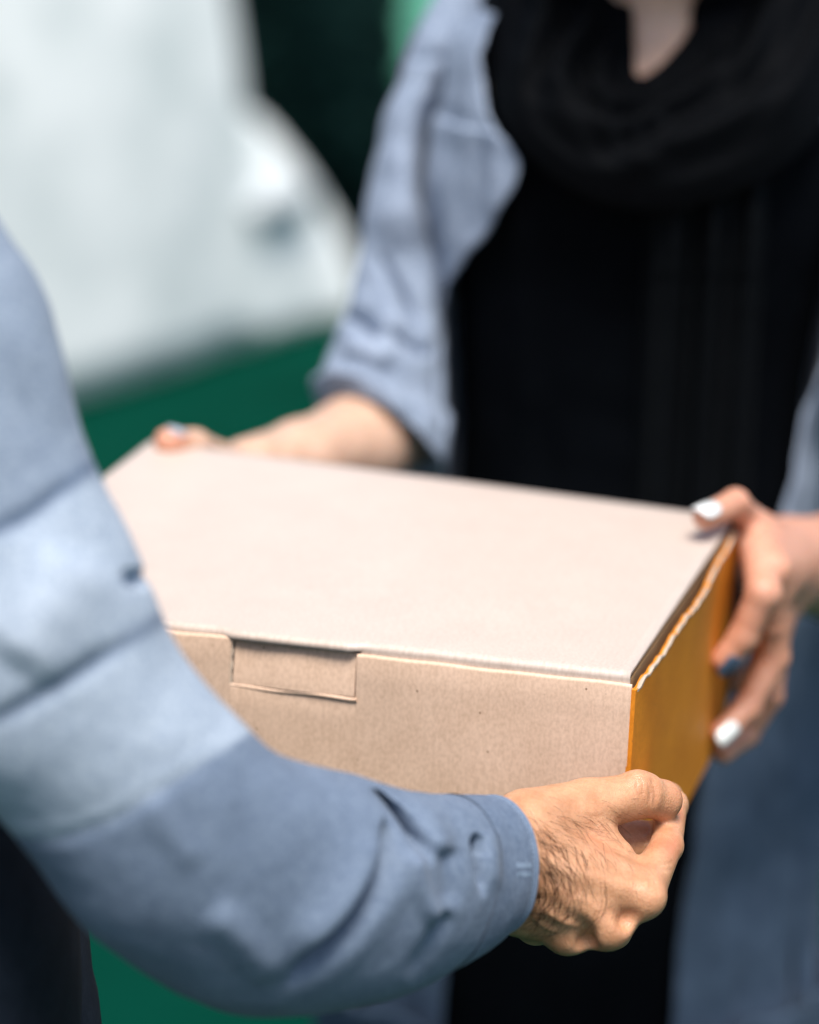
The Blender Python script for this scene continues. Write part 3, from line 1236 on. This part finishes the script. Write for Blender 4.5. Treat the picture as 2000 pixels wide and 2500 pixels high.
def head_sdf(Pt, c, face, up=np.array([0, 0, 1.0])):
    """simple head: skull, jaw, nose, brow, ears, eye hollows"""
    face = face / np.linalg.norm(face)
    sd_ = np.cross(up, face)
    ax = np.array([sd_, face, up])
    d = ell(Pt, (c + up * 0.03).astype(np.float32), ax, (.074, .094, .098))
    d = smin(d, ell(Pt, (c + face * 0.03 - up * 0.055).astype(np.float32), ax, (.055, .06, .065)), .03)
    d = smin(d, cone(Pt, c + face * 0.098 + up * 0.012, c + face * 0.112 - up * 0.028, .007, .012), .012)
    for s in (-1, 1):
        d = smin(d, ell(Pt, (c + sd_ * s * 0.076 - face * 0.005 - up * .005).astype(np.float32), ax, (.010, .018, .032)), .008)
        e = c + sd_ * s * 0.032 + face * 0.092 + up * 0.012
        d = smax(d, -(np.sqrt(((Pt - e.astype(np.float32)) ** 2).sum(-1)) - .012), .012)
        d = smin(d, np.sqrt(((Pt - (e - face * 0.008).astype(np.float32)) ** 2).sum(-1)) - .0115, .003)
    m_ = c + face * 0.088 - up * 0.062
    d = smin(d, cone(Pt, m_ - sd_ * 0.02, m_ + sd_ * 0.02, .008, .008), .008)
    return d


# rest of this person: torso, head, other arm; mostly outside the picture
mhead = np.array([-0.40, 1.44, 1.80])
mneck = np.array([-0.42, 1.44, 1.60])
mchest = np.array([-0.44, 1.44, 1.40])
mhip = np.array([-0.40, 1.44, 0.98])
sh_r = np.array([-0.43, 1.30, 1.50])
sh_l = np.array([-0.44, 1.63, 1.50])
el_r = U(30, 1930, 1.40)
el_l = np.array([-0.45, 1.80, 1.18])
wr_l = B(-BW - 0.04, 0.16, -0.17)


def man_rest(Pt):
    d = head_sdf(Pt, mhead, np.array([1.0, 0.05, -0.25]), np.array([0.05, 0, 1.0]) / 1.00125)
    d = smin(d, cone(Pt, mneck, mhead + np.array([-0.02, 0, -.03]), .058, .055), .02)
    tor = cone(Pt, mchest, mhip, .115, .105)
    tor = smin(tor, cone(Pt, sh_r + np.array([0, .05, -.03]), sh_l + np.array([0, -.05, -.03]), .07, .07), .05)
    d = smin(d, tor, .04)
    d = smin(d, chain(Pt, [(sh_r, .05), (U(-465, 560, 1.36), .042), (U(140, 1870, 1.405), .026), (U(600, 2100, 1.445), .026), (U(1000, 2160, 1.53), .026)], .02), .02)
    d = smin(d, chain(Pt, [(sh_l, .05), (el_l, .042), (wr_l, .030)], .02), .02)
    # other hand flat against the far end of the box
    d = smin(d, cone(Pt, wr_l, B(-BW + 0.02, 0.17, -BH - 0.03), .026, .022), .01)
    for k in range(4):
        d = smin(d, cone(Pt, B(-BW + 0.03, 0.14 + .021 * k, -BH - 0.022), B(-BW + 0.09, 0.15 + .022 * k, -BH - 0.013), .010, .0085), .004)
    for s in (-1, 1):
        d = smin(d, cone(Pt, mhip + np.array([0.0, s * .09, -.04]), np.array([-0.40, 1.44 + s * .10, 0.09]), .085, .045), .03)
        d = smin(d, cone(Pt, np.array([-0.42, 1.44 + s * .10, 0.05]), np.array([-0.24, 1.44 + s * .11, 0.035]), .045, .035), .03)
    return d


bv_, bf_ = coarse_body(man_rest, (-0.72, 1.05, 0.0), (0.12, 2.2, 1.98), 0.016)
Vb, Fb = join_parts([(hv, hf), (bv_, bf_)])
body1 = mesh_obj('body', Vb, Fb, M_skin, man, label='tanned hand and hairy wrist')
fl = near(Vb, [(mcp_i, .55), (mcp_m, .5), (mcp_r, .45), (th_i, .35), (th_t, .55), (J(1632, 2062, 1.64), .6), (J(1655, 1955, 1.672), .9), (J(1470, 2060, 1.61), .3)], .013)
attr(body1, 'flush_and_light', fl)

# trousers
def ring_loft(rings, n, m, noise_amp=0.004, seedv=0.0, folds=0, fold_amp=0.0):
    """rings: (cx, cy, z, a, b)"""
    S = catmull(rings, n)
    ph = np.arange(m) * 2 * math.pi / m
    vv_ = []
    for s in S:
        for p_ in ph:
            k = 1 + fold_amp * math.sin(folds * p_ + 2.0 * math.sin(s[2] * 4)) + 0.5 * fold_amp * math.sin(folds * 1.7 * p_ + s[2] * 5 + 1)
            vv_.append((s[0] + s[3] * k * math.cos(p_), s[1] + s[4] * k * math.sin(p_), s[2]))
    vv_ = np.array(vv_)
    nz = fbm(vv_, 9, 3, seedv) * noise_amp
    cen = np.repeat(S[:, :3], m, axis=0)
    dd = vv_ - cen
    dd /= np.linalg.norm(dd, axis=1)[:, None]
    return vv_ + dd * nz[:, None], grid_faces(n, m)


def capped(vv_, ff_, n, m):
    ff_ = list(ff_)
    ff_.append(tuple(range(m)))
    ff_.append(tuple(range((n - 1) * m, n * m))[::-1])
    return vv_, ff_


tparts = []
v, f = ring_loft([(-0.36, 1.44, 1.10, .165, .19), (-0.355, 1.44, 0.98, .17, .20), (-0.35, 1.44, .86, .165, .20)], 16, 48, .004, 2)
tparts.append(capped(v, f, 16, 48))
for s in (-1, 1):
    v, f = ring_loft([(-0.345, 1.44 + s * .085, .92, .155, .115), (-0.33, 1.44 + s * .10, .72, .145, .11), (-0.35, 1.44 + s * .105, .45, .11, .09), (-0.37, 1.44 + s * .105, .10, .095, .08)], 40, 40, .008, 5 + s)
    tparts.append((v, f))
vv, ff = [], []
for v, f in tparts:
    k = len(vv)
    vv += list(v)
    ff += [tuple(x + k for x in q) for q in f]
tr = mesh_obj('trousers', vv, ff, M_trouser, man, label='dark navy trousers')
attr(tr, 'wear', np.zeros(len(vv)))
fix_normals(tr)
# shirt body and other sleeve
v, f = ring_loft([(-0.42, 1.44, 1.575, .075, .085), (-0.43, 1.45, 1.54, .115, .19), (-0.435, 1.455, 1.47, .14, .225), (-0.435, 1.45, 1.35, .15, .22), (-0.42, 1.44, 1.18, .15, .20), (-0.39, 1.44, 1.02, .17, .205), (-0.375, 1.44, .93, .185, .215)], 60, 64, .010, 4)
sb = mesh_obj('shirt_body', v, f, M_denim, man, label='faded blue denim shirt front')
attr(sb, 'wear', np.zeros(len(v)))
fix_normals(sb)


def world_tube(path, rad, n, m, noise_amp, seedv):
    C_ = catmull(path, n)
    r_ = np.interp(np.linspace(0, 1, n), np.linspace(0, 1, len(rad)), rad)
    T = np.gradient(C_, axis=0)
    T /= np.linalg.norm(T, axis=1)[:, None]
    ref = np.array([0.3, 0.2, 0.93])
    vv_ = []
    for i in range(n):
        a = np.cross(T[i], ref)
        a /= np.linalg.norm(a)
        b = np.cross(T[i], a)
        for j in range(m):
            an = 2 * math.pi * j / m
            vv_.append(C_[i] + (a * math.cos(an) + b * math.sin(an)) * r_[i])
    vv_ = np.array(vv_)
    nz = fbm(vv_, 16, 3, seedv) * noise_amp
    dd = vv_ - np.repeat(C_, m, axis=0)
    dd /= np.linalg.norm(dd, axis=1)[:, None]
    return vv_ + dd * nz[:, None], grid_faces(n, m)


v, f = world_tube([sh_l + np.array([0, -.06, .0]), sh_l + np.array([0, .03, -.03]), (sh_l + el_l) / 2, el_l, (el_l + wr_l) / 2, wr_l * .85 + el_l * .15], [.085, .08, .07, .06, .05, .043], 50, 40, .008, 8)
ls = mesh_obj('sleeve', v, f, M_denim, man, label='faded denim sleeve of the far arm')
attr(ls, 'wear', np.zeros(len(v)))
so = ls.modifiers.new('cloth', 'SOLIDIFY')
so.thickness = 0.002
# short hair on the head
hd = np.array([[x, y, z] for x, y, z in bv_ if z > mhead[2] + 0.045 and x < mhead[0] + 0.075])
hbv, hbf = coarse_body(lambda Pt: smax(head_sdf(Pt, mhead, np.array([1.0, 0.05, -0.25]), np.array([0.05, 0, 1.0]) / 1.00125) - .010,
                                      -(Pt[..., 2] * 0.75 - (Pt[..., 0] - mhead[0]) * 0.75 - (mhead[2] + .02) * 0.75), .01), (-0.56, 1.28, 1.66), (-0.24, 1.60, 1.98), 0.008)
mesh_obj('hair', hbv, hbf, M_hair, man, label='short dark hair')

# arm hair
bvh = BVHTree.FromPolygons([Vector(v_) for v_ in hv], [list(map(int, f_)) for f_ in hf])
hairv, hairf = [], []


def add_strand(px, py, ang, Lpx, r0, curl):
    pts = []
    a = ang
    x, y = px, py
    seg = 6
    for k in range(seg + 1):
        dirv = U(x, y, 1.0) - CAM
        dirv /= np.linalg.norm(dirv)
        hit = bvh.ray_cast(Vector(CAM), Vector(dirv))
        if hit[0] is None:
            break
        t = k / seg
        pts.append(np.array(hit[0]) + np.array(hit[1]) * (-0.0003 + 0.0022 * math.sin(t * 1.9) * lift))
        x += math.cos(a) * Lpx / seg
        y += math.sin(a) * Lpx / seg
        a += curl / seg
    if len(pts) < 3:
        return
    k0 = len(hairv)
    n_ = len(pts)
    for i, p_ in enumerate(pts):
        d_ = pts[min(i + 1, n_ - 1)] - pts[max(i - 1, 0)]
        d_ /= np.linalg.norm(d_) + 1e-9
        s1 = np.cross(d_, FWD)
        s1 /= np.linalg.norm(s1) + 1e-9
        s2 = np.cross(d_, s1)
        rr2 = r0 * (1 - 0.8 * i / (n_ - 1))
        for j in range(3):
            an = j * 2 * math.pi / 3
            hairv.append(p_ + (s1 * math.cos(an) + s2 * math.sin(an)) * rr2)
    for q in grid_faces(n_, 3):
        hairf.append(tuple(x_ + k0 for x_ in q))


lift = 1.0
for i in range(420):
    r = rng.random()
    if r < 0.62:      # dense patch by the cuff
        px, py = rng.normal(1338, 34), rng.normal(2125, 66)
        dens = 1
    elif r < 0.85:
        px, py = rng.uniform(1285, 1480), rng.uniform(1985, 2250)
        dens = 0.8
    else:             # sparse fine hair on the hand
        px, py = rng.uniform(1330, 1560), rng.uniform(1940, 2240)
        dens = 0.45
    if px < 1262:
        continue
    t = (py - 1960) / 290
    if t < 0.3:
        base_a = R(25 + 60 * t)
    elif t < 0.72:
        base_a = R(48 + 70 * (t - 0.3))
    else:
        base_a = R(100 + 170 * (t - 0.72))
    ang = base_a + rng.normal() * 0.28
    lift = rng.uniform(0.4, 1.3)
    add_strand(px, py, ang, rng.uniform(45, 110) * (0.55 + 0.45 * dens), 0.000105 * (0.4 + 0.6 * dens), rng.normal() * 0.5 + 0.35)
hr = mesh_obj('arm_hair', hairv, hairf, M_hair, body1, label='dark hair on the wrist and back of the hand', kind='stuff')


# ================================================================== person in the black scarf
YW = 2.33
woman = empty('person', (0.19, YW, 0), 'person in a black scarf, black dress and open pale denim shirt holding the box', 'person')

# ---- body: hands, forearms, neck, head
W_ = onside
C0 = BA + BY * BD
th = [(U(1722, 1262, 1.948), .0088), (U(1795, 1229, 1.985), .0098), (U(1846, 1290, 2.025), .0118), (U(1885, 1350, 2.060), .0150)]
idx_ = [(W_(1852, 1345, .022), .0125), (W_(1864, 1448, .033), .0122), (W_(1815, 1555, .022), .0102), (W_(1766, 1612, .0100), .0088)]
mid_ = [(W_(1885, 1390, .034), .0130), (W_(1886, 1530, .036), .0098), (W_(1855, 1622, .022), .0088), (W_(1812, 1672, .0090), .0078)]
rng_ = [(W_(1893, 1440, .036), .0125), (W_(1890, 1605, .038), .0108), (W_(1824, 1730, .024), .0094), (W_(1762, 1788, .0100), .0084)]
pnk_ = [(W_(1898, 1520, .034), .0110), (W_(1880, 1700, .034), .0092), (W_(1822, 1795, .020), .0084), (W_(1766, 1838, .0095), .0076)]
wl = U(1922, 1378, 2.120)
el_w = U(2190, 1400, 2.30)
sh_lw = V(2130, 150, 2.34)


def left_hand(Pt):
    d = chain(Pt, [(el_w, .044), (U(2040, 1386, 2.20), .0400), (wl, .0355)], .01)
    kn = [idx_[0][0], mid_[0][0], rng_[0][0], pnk_[0][0]]
    for k, (p_, r_) in enumerate([(kn[0], .0125), (kn[1], .0130), (kn[2], .0125), (kn[3], .0110)]):
        d = smin(d, cone(Pt, wl * 0.9 + p_ * 0.1, p_, .026, r_), .014)
    d = smin(d, cone(Pt, th[2][0] * .7 + idx_[0][0] * .3, wl, .014, .030), .012)
    d = smin(d, chain(Pt, th[1:], .004), .010)
    F = chain(Pt, th[:2], .003)
    d = smin(d, F, .004)
    G_ = None
    for fg in (idx_, mid_, rng_, pnk_):
        c_ = chain(Pt, fg, .004)
        G_ = c_ if G_ is None else smin(G_, c_, .0012)
    return smin(d, G_, .005)


pts = np.array([p_ for p_, _ in th + idx_ + mid_ + rng_ + pnk_] + [wl, U(2060, 1390, 2.2)])
hl_v, hl_f = surface_nets(left_hand, pts.min(0) - .03, pts.max(0) + np.array([.045, .05, .045]), 0.0016)

wr_w = U(610, 1150, 2.190)
elr_w = U(955, 1040, 2.365)
rt = [(U(412, 1080, 2.105), .0110), (U(475, 1090, 2.130), .0120), (U(545, 1128, 2.165), .0135), (U(600, 1150, 2.185), .0160)]


def right_hand(Pt):
    d = chain(Pt, [(elr_w, .040), (U(868, 1090, 2.32), .0395), (U(740, 1128, 2.25), .032), (wr_w, .0260)], .012)
    kn = []
    for k in range(4):
        a = B(-BW + .030 - .005 * k, BD + .018, -0.055 - 0.020 * k)
        b = B(-BW - .012, BD + .010, -0.065 - 0.021 * k)
        kn.append((a, b))
    hub = U(560, 1180, 2.19)
    for a, b in kn:
        d = smin(d, cone(Pt, hub, a, .020, .0110), .010)
    d = smin(d, chain(Pt, rt, .005), .008)
    F = None
    for a, b in kn:
        tip = b - BY * 0.045 - BX * 0.002
        c_ = chain(Pt, [(a, .0105), (b, .0092), (tip, .0078)], .004)
        F = c_ if F is None else smin(F, c_, .0015)
    return smin(d, F, .005)


pts = np.array([p_ for p_, _ in rt] + [wr_w, elr_w, B(-BW - .05, BD - .05, -.12)])
hr_v, hr_f = surface_nets(right_hand, pts.min(0) - .05, pts.max(0) + .05, 0.0026)

whead = V(1615, -500, 2.27)
wneck = V(1600, 90, 2.345)
wchest = V(1580, 450, YW + .02)
whip = V(1440, 2000, YW + .02)
sh_rw = V(1130, 150, 2.36)


def woman_rest(Pt):
    d = head_sdf(Pt, whead, np.array([-0.25, -1.0, -0.35]))
    d = smin(d, cone(Pt, wneck, whead + np.array([0, .02, -.02]), .056, .050), .02)
    tor = cone(Pt, wchest, whip, .10, .11)
    tor = smin(tor, cone(Pt, sh_rw + np.array([.09, .01, -.04]), sh_lw + np.array([-.09, 0, -.04]), .05, .05), .05)
    tor = smin(tor, cone(Pt, V(1545, 250, 2.30), V(1620, 150, 2.31), .045, .045), .03)
    d = smin(d, tor, .03)
    d = smin(d, chain(Pt, [(sh_rw + np.array([.04, .03, -.03]), .03), (U(1120, 130, 2.41), .016), (U(985, 600, 2.40), .014), (U(955, 900, 2.38), .022)], .01), .02)
    d = smin(d, chain(Pt, [(sh_lw, .035), ((sh_lw + el_w) / 2 + np.array([.02, 0, 0]), .033), (el_w, .036)], .01), .02)
    for s in (-1, 1):
        b = np.array([whip[0] + s * .09, YW + .03, 0.09])
        d = smin(d, cone(Pt, whip + np.array([s * .08, 0, -.03]), b, .09, .04), .03)
        d = smin(d, cone(Pt, b + np.array([0, 0, -.04]), b + np.array([-.02, -.16, -.055]), .042, .033), .03)
    return d


wb_v, wb_f = coarse_body(woman_rest, (-0.15, 1.98, 0.0), (0.62, 2.62, 1.90), 0.015)
Vb, Fb = join_parts([(hl_v, hl_f), (hr_v, hr_f), (wb_v, wb_f)])
body2 = mesh_obj('body', Vb, Fb, M_skin2, woman, label='fair bare forearms and hands with painted nails')
fl = near(Vb, [(idx_[3][0], .75), (mid_[3][0], .7), (rng_[3][0], .7), (pnk_[3][0], .6), (th[0][0], .45), (rt[0][0], .9),
               (idx_[1][0], .15), (idx_[2][0], .35), (rng_[2][0], .35), (th[2][0], .4)], .014)
fl[:len(hl_v)] = np.maximum(fl[:len(hl_v)], 0.46)  # whole left hand warmed: its dimmer light put into the skin colour
attr(body2, 'flush_and_light', fl)


# ---- nails
def nail(tip, prev, normal, L, Wd, rad, mat, label, fwd=0.0):
    d = tip - prev
    d /= np.linalg.norm(d)
    nrm = normal - d * (normal @ d)
    nrm /= np.linalg.norm(nrm)
    s = np.cross(d, nrm)
    vv_ = []
    n_, m_ = 12, 9
    for lay in (0, 1):
        for i in range(n_):
            t = i / (n_ - 1)
            # narrower at the cuticle, rounded free edge
            wdt = Wd / 2 * (1 - 0.55 * max(0, (t - .72) / .28) ** 2.2) * (1 - 0.45 * max(0, (.2 - t) / .2) ** 2)
            for j in range(m_):
                q = -1 + 2 * j / (m_ - 1)
                y = q * wdt
                h = math.sqrt(max(1e-9, rad ** 2 - y * y)) - rad
                lift_ = rad + h * 0.9 + 0.0006 + 0.0009 * math.sin(t * 2.4) - 0.0012 * t * t - 0.0007 * lay
                vv_.append(tip + d * (-L * 0.62 + L * t + fwd) + s * y + nrm * lift_)
    N = n_ * m_
    ff_ = grid_faces(n_, m_, wrap=False)
    ff_ += [tuple(N + x for x in q[::-1]) for q in grid_faces(n_, m_, wrap=False)]
    for i in range(n_ - 1):
        for j in (0, m_ - 1):
            a, b = i * m_ + j, (i + 1) * m_ + j
            ff_.append((a, b, b + N, a + N))
    for j in range(m_ - 1):
        for i in (0, n_ - 1):
            a, b = i * m_ + j, i * m_ + j + 1
            ff_.append((a, b, b + N, a + N))
    o = mesh_obj('fingernail', vv_, ff_, mat, body2, label=label)
    fix_normals(o)
    return o


TOCAM = -FWD
nail(th[0][0], th[1][0], BZ * 0.75 + TOCAM * 0.75 - BX * .1, .0250, .0160, .0090, M_nailw, 'glossy white painted thumbnail', .0060)
nail(idx_[3][0], idx_[2][0], BX * .75 + TOCAM * .65, .0175, .0118, .0088, M_nailg, 'grey glitter painted nail', .0020)
nail(mid_[3][0], mid_[2][0], BX * .75 + TOCAM * .5, .0150, .0105, .0074, M_nailg, 'dark grey painted nail')
nail(rng_[3][0], rng_[2][0], BX * .60 + TOCAM * .80, .0195, .0130, .0084, M_nailw, 'white painted nail', .0025)
nail(rt[0][0], rt[1][0], BZ * .55 + TOCAM * .8 - BX * .3, .016, .0125, .0110, M_nails, 'pale silver painted thumbnail')

# ---- dress
drings = [(V(1588, 235, YW), .095, .075), (V(1585, 245, YW), .135, .09), (V(1580, 265, YW), .155, .105), (V(1575, 300, YW), .160, .112), (V(1570, 460, YW), .160, .122),
          (V(1560, 700, YW), .150, .108), (V(1548, 1000, YW), .145, .102), (V(1530, 1250, YW), .150, .108), (V(1490, 1600, YW), .170, .122),
          (V(1440, 2000, YW), .190, .132), (V(1405, 2500, YW), .205, .14)]
rings = [(p_[0], YW, p_[2], a, b) for p_, a, b in drings]
rings += [(rings[-1][0], YW, 0.35, .235, .18), (rings[-1][0], YW, 0.06, .26, .21)]
v, f = ring_loft(rings, 130, 160, .006, 3, 15, 0.012)
dr = mesh_obj('dress', v, f, M_dress, woman, label='long plain black dress')
fix_normals(dr)


# ---- open shirt: a shell round the dress, open in front
def edge_theta(S, target, sign):
    """angle (from straight ahead, towards the given side) whose place in the photograph is at x = target"""
    lo_, hi_ = 0.02, 1.52
    for _ in range(30):
        m_ = (lo_ + hi_) / 2
        p_ = np.array([S[0] + sign * S[3] * math.sin(m_), S[1] - S[4] * math.cos(m_), S[2]])
        x = PX(p_)[0]
        if (x - target) * sign < 0:
            lo_ = m_
        else:
            hi_ = m_
    return (lo_ + hi_) / 2


rs = [(V(1585, 20, YW)[0], YW, V(1585, 20, YW)[2], .135, .075), (V(1583, 110, YW)[0], YW, V(1583, 110, YW)[2], .160, .10)]
rs += [(p_[0], YW, p_[2], a + .012, b + .012) for p_, a, b in drings[2:]]
rs += [(rs[-1][0] - .0, YW, 0.52, .232, .165)]
S = catmull(rs, 110)
Led = [(-200, 1330), (0, 1250), (72, 1214), (145, 1190), (200, 1192), (290, 1214), (348, 1257), (406, 1287), (464, 1272), (565, 1221), (638, 1170), (725, 1127), (812, 1099), (906, 1098), (1000, 1109), (1180, 1104), (1700, 1100), (2350, 1092), (3200, 1080)]
Red = [(-200, 1900), (0, 1960), (150, 2010), (420, 2060), (830, 2003), (1000, 1955), (1240, 1890), (1500, 1840), (1880, 1722), (2500, 1640), (3200, 1600)]
m_ = 90


def shell(Sx, grow, name, mat, label, sd_, fa=0.010):
    vv_ = []
    for s in Sx:
        yy = PX(np.array([s[0], s[1] - s[4], s[2]]))[1]
        lt = edge_theta(s, np.interp(yy, [a for a, b in Led], [b for a, b in Led]), -1)
        rt_ = edge_theta(s, np.interp(yy, [a for a, b in Red], [b for a, b in Red]), 1)
        for j in range(m_):
            t = j / (m_ - 1)
            an = rt_ + (2 * math.pi - lt - rt_) * t       # right side, back, left side
            k = 1 + fa * math.sin(an * 17 + 2 * math.sin(s[2] * 7)) + 0.8 * fa * math.sin(an * 29 + s[2] * 9)
            ed = 0.006 * (math.exp(-t * 30) + math.exp(-(1 - t) * 30)) + grow
            vv_.append((s[0] + math.sin(an) * (s[3] * k + ed), s[1] - math.cos(an) * (s[4] * k + ed), s[2]))
    vv_ = np.array(vv_)
    nz = fbm(vv_, 13, 3, sd_) * 0.007
    dd = vv_ - np.repeat(Sx[:, :3], m_, axis=0)
    dd /= np.linalg.norm(dd, axis=1)[:, None]
    vv_ = vv_ + dd * nz[:, None]
    o = mesh_obj(name, vv_, grid_faces(len(Sx), m_, wrap=False), mat, woman, label=label)
    attr(o, 'wear', np.zeros(len(vv_)))
    so = o.modifiers.new('cloth', 'SOLIDIFY')
    so.thickness = 0.0022
    so.offset = 1
    return o


ys = np.array([PX(np.array([q[0], q[1] - q[4], q[2]]))[1] for q in S])
shell(S[ys < 1480], 0.004, 'open_shirt', M_denim2, 'pale blue denim shirt worn open', 6.0)
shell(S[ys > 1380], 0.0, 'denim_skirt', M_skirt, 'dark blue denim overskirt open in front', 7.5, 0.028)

# sleeve of the arm that reaches along the back of the box
st = [(1085, -40, 1275, 30, 2.375), (1012, 70, 1232, 90, 2.37), (975, 190, 1180, 210, 2.365), (935, 340, 1130, 380, 2.365), (892, 530, 1085, 560, 2.36),
      (860, 690, 1082, 700, 2.36), (826, 800, 1092, 800, 2.36), (795, 880, 1100, 920, 2.35), (776, 935, 1098, 1050, 2.345), (792, 968, 1075, 1165, 2.335)]
folds = [
    ([(1100, 110), (1072, 220), (1050, 340), (1044, 440), (1052, 560), (1066, 680)], 15, -26, 'crease', 1),
    ([(1060, 230), (1046, 340), (1044, 440), (1050, 560)], 28, -20),
    ([(990, 150), (1050, 142), (1120, 136)], 7, -6, 'crease', 1),
    ([(1000, 200), (985, 400), (965, 640)], 45, 8),
    ([(915, 610), (985, 730), (1020, 850)], 11, -13, 'crease', 1),
    ([(830, 768), (885, 782), (940, 830)], 12, -18, 'crease', -1),
    ([(940, 800), (1000, 838), (1060, 868)], 11, -15, 'crease', -1),
    ([(830, 850), (900, 860), (960, 895)], 26, 8),
    ([(790, 905), (900, 945), (1010, 1020)], 20, 6),
    ([(810, 960), (910, 1005), (1010, 1095)], 9, -9, 'crease', 1),
    ([(1066, 780), (1074, 920), (1070, 1100)], 9, -9, 'crease', 1),
    ([(1120, 250), (1150, 300), (1110, 400)], 30, -7),
]
P, C, sv, sf, wear = sleeve(st, 200, 200, 0.85, folds, [(13, 5.0, 2.2), (30, 1.6, 5.5)], 2.0)
vv, ff, ww = tube_with_rim(P, C, wear, inner=0.93, deep=30)
sl2 = mesh_obj('sleeve', vv, ff, M_denim2, woman, label='rolled up pale denim sleeve above the elbow')
attr(sl2, 'wear', ww * 0.4)
fix_normals(sl2)
# rolled band at its end
Pr = P[171:].copy()
Cr = C[171:]
dirs = Pr - Cr[:, None, :]
Pr = Pr + dirs / np.linalg.norm(dirs, axis=2)[..., None] * (0.0035 * np.sin(np.linspace(0.25, 1, len(Pr)) * math.pi) + .0015)[:, None, None]
vv, ff, ww = tube_with_rim(Pr, Cr, np.zeros(Pr.shape[:2]).ravel(), inner=0.95, deep=len(Pr) - 1)
rb = mesh_obj('rolled_cuff', vv, ff, M_denim2, sl2)
attr(rb, 'wear', ww * 0.3)
fix_normals(rb)
# other sleeve, mostly outside the picture
v, f = world_tube([sh_lw + np.array([-.05, 0, .0]), sh_lw + np.array([.02, 0, -.03]), (sh_lw + el_w) / 2 + np.array([.02, 0, 0]), el_w + np.array([.0, .01, .03]), el_w * .75 + wl * .25], [.075, .07, .06, .052, .05], 50, 40, .008, 12)
ls = mesh_obj('sleeve', v, f, M_denim2, woman, label='rolled up pale denim sleeve of the other arm')
attr(ls, 'wear', np.zeros(len(v)))
so = ls.modifiers.new('cloth', 'SOLIDIFY')
so.thickness = 0.002

# ---- scarf: a loose cowl and the hood over the head
inn = [(1480, -140, 2.34), (1540, 0, 2.285), (1548, 110, 2.268), (1556, 184, 2.255), (1608, 162, 2.255), (1680, 78, 2.268), (1704, -10, 2.285), (1720, -130, 2.34), (1600, -230, 2.42)]
out = [(1215, -60, 2.36), (1192, 160, 2.28), (1250, 340, 2.215), (1440, 488, 2.185), (1650, 515, 2.18), (1880, 430, 2.195), (2020, 280, 2.245), (2080, -20, 2.36), (1600, -160, 2.48)]
NU, NV = 160, 60
A_ = catmull([V(*p_) for p_ in inn], NU, True)
O_ = catmull([V(*p_) for p_ in out], NU, True)
vv = []
for j in range(NV):
    t = j / (NV - 1)
    for i in range(NU):
        base = A_[i] * (1 - t) + O_[i] * t
        rad = O_[i] - A_[i]
        up_ = np.array([0, -0.75, 0.66]) if A_[i][1] < 2.36 else np.array([0, 0.5, 0.86])
        wob = 2.2 * math.sin(i / NU * 2 * math.pi * 2 + 1) + 1.1 * math.sin(i / NU * 2 * math.pi * 3)
        fold_ = 0.0105 * math.sin(t * 2 * math.pi * 2.7 + wob * 1.3) + 0.0025 * math.sin(t * 2 * math.pi * 5.3 - wob * 2.1)
        vv.append(base + up_ * (0.036 * math.sin(math.pi * t ** 2) + fold_ * min(1, t * 3) * math.sin(math.pi * min(1, t * 1.1 + .02)) ** 0.5))
for j in range(1, 20):       # underside back to the neckline
    t = 1 - j / 20
    for i in range(NU):
        base = A_[i] * (1 - t) + O_[i] * t
        vv.append(base + np.array([0, 0.012, -0.012]) * math.sin(math.pi * t))
ff = grid_faces(NV + 19, NU)
for i in range(NU):
    k = (i + 1) % NU
    a = (NV + 18) * NU
    ff.append((a + i, a + k, k, i))
sc_ = mesh_obj('scarf', vv, ff, M_scarf, woman, label='loose black scarf wound round the neck')
fix_normals(sc_)
# long end of the scarf hanging down the front of the dress
ev = []
Sd = catmull(rings, 130)
zz_ = np.array([q[2] for q in Sd])
for i in range(70):
    t = i / 69
    y_ = 430 + t * 1150
    for j in range(60):
        q = j / 59
        x_ = (1582 - 55 * t) * (1 - q) + (1880 - 70 * t) * q
        p0 = V(x_, y_, 2.20)
        k = int(np.argmin(abs(zz_ - p0[2])))
        S_ = Sd[k]
        u_ = (p0[0] - S_[0]) / S_[3]
        yy_ = S_[1] - S_[4] * math.sqrt(max(0.02, 1 - u_ * u_)) - 0.012
        yy_ += 0.006 * math.sin(q * 19 + 1.2 * math.sin(t * 3)) + 0.004 * math.sin(q * 41 + t * 2) + 0.010 * math.exp(-((q - 0.45 - 0.05 * t) / 0.03) ** 2)
        ev.append(V(x_, y_, yy_))
se = mesh_obj('scarf_end', ev, grid_faces(70, 60, wrap=False), M_scarf2, woman, label='long black scarf end hanging down the chest')
so = se.modifiers.new('cloth', 'SOLIDIFY')
so.thickness = 0.0016
fdir = np.array([-0.25, -1.0, -0.35])
fdir /= np.linalg.norm(fdir)


def hood(Pt):
    up_ = np.array([0, 0, 1.0])
    sd_ = np.cross(up_, fdir)
    ax = np.array([sd_, fdir, up_])
    a = ell(Pt, (whead + up_ * .01).astype(np.float32), ax, (.108, .125, .150))
    a = smin(a, cone(Pt, whead + np.array([0, .03, -.05]), wneck + np.array([0, .03, -.01]), .085, .085), .04)
    cut = cone(Pt, whead + fdir * .05 - up_ * .005, whead + fdir * .30 - up_ * .02, .072, .10)
    inner = a + .012
    low = cone(Pt, whead + fdir * .07 - up_ * .06, wneck + fdir * .13 - up_ * .03, .070, .085)
    return smax(smax(smax(a, -inner, .002), -cut, .004), -low, .004)


v, f = surface_nets(hood, whead - np.array([.2, .22, .32]), whead + np.array([.2, .22, .2]), 0.005)
mesh_obj('headscarf', v, f, M_scarf, woman, label='black headscarf over the head')
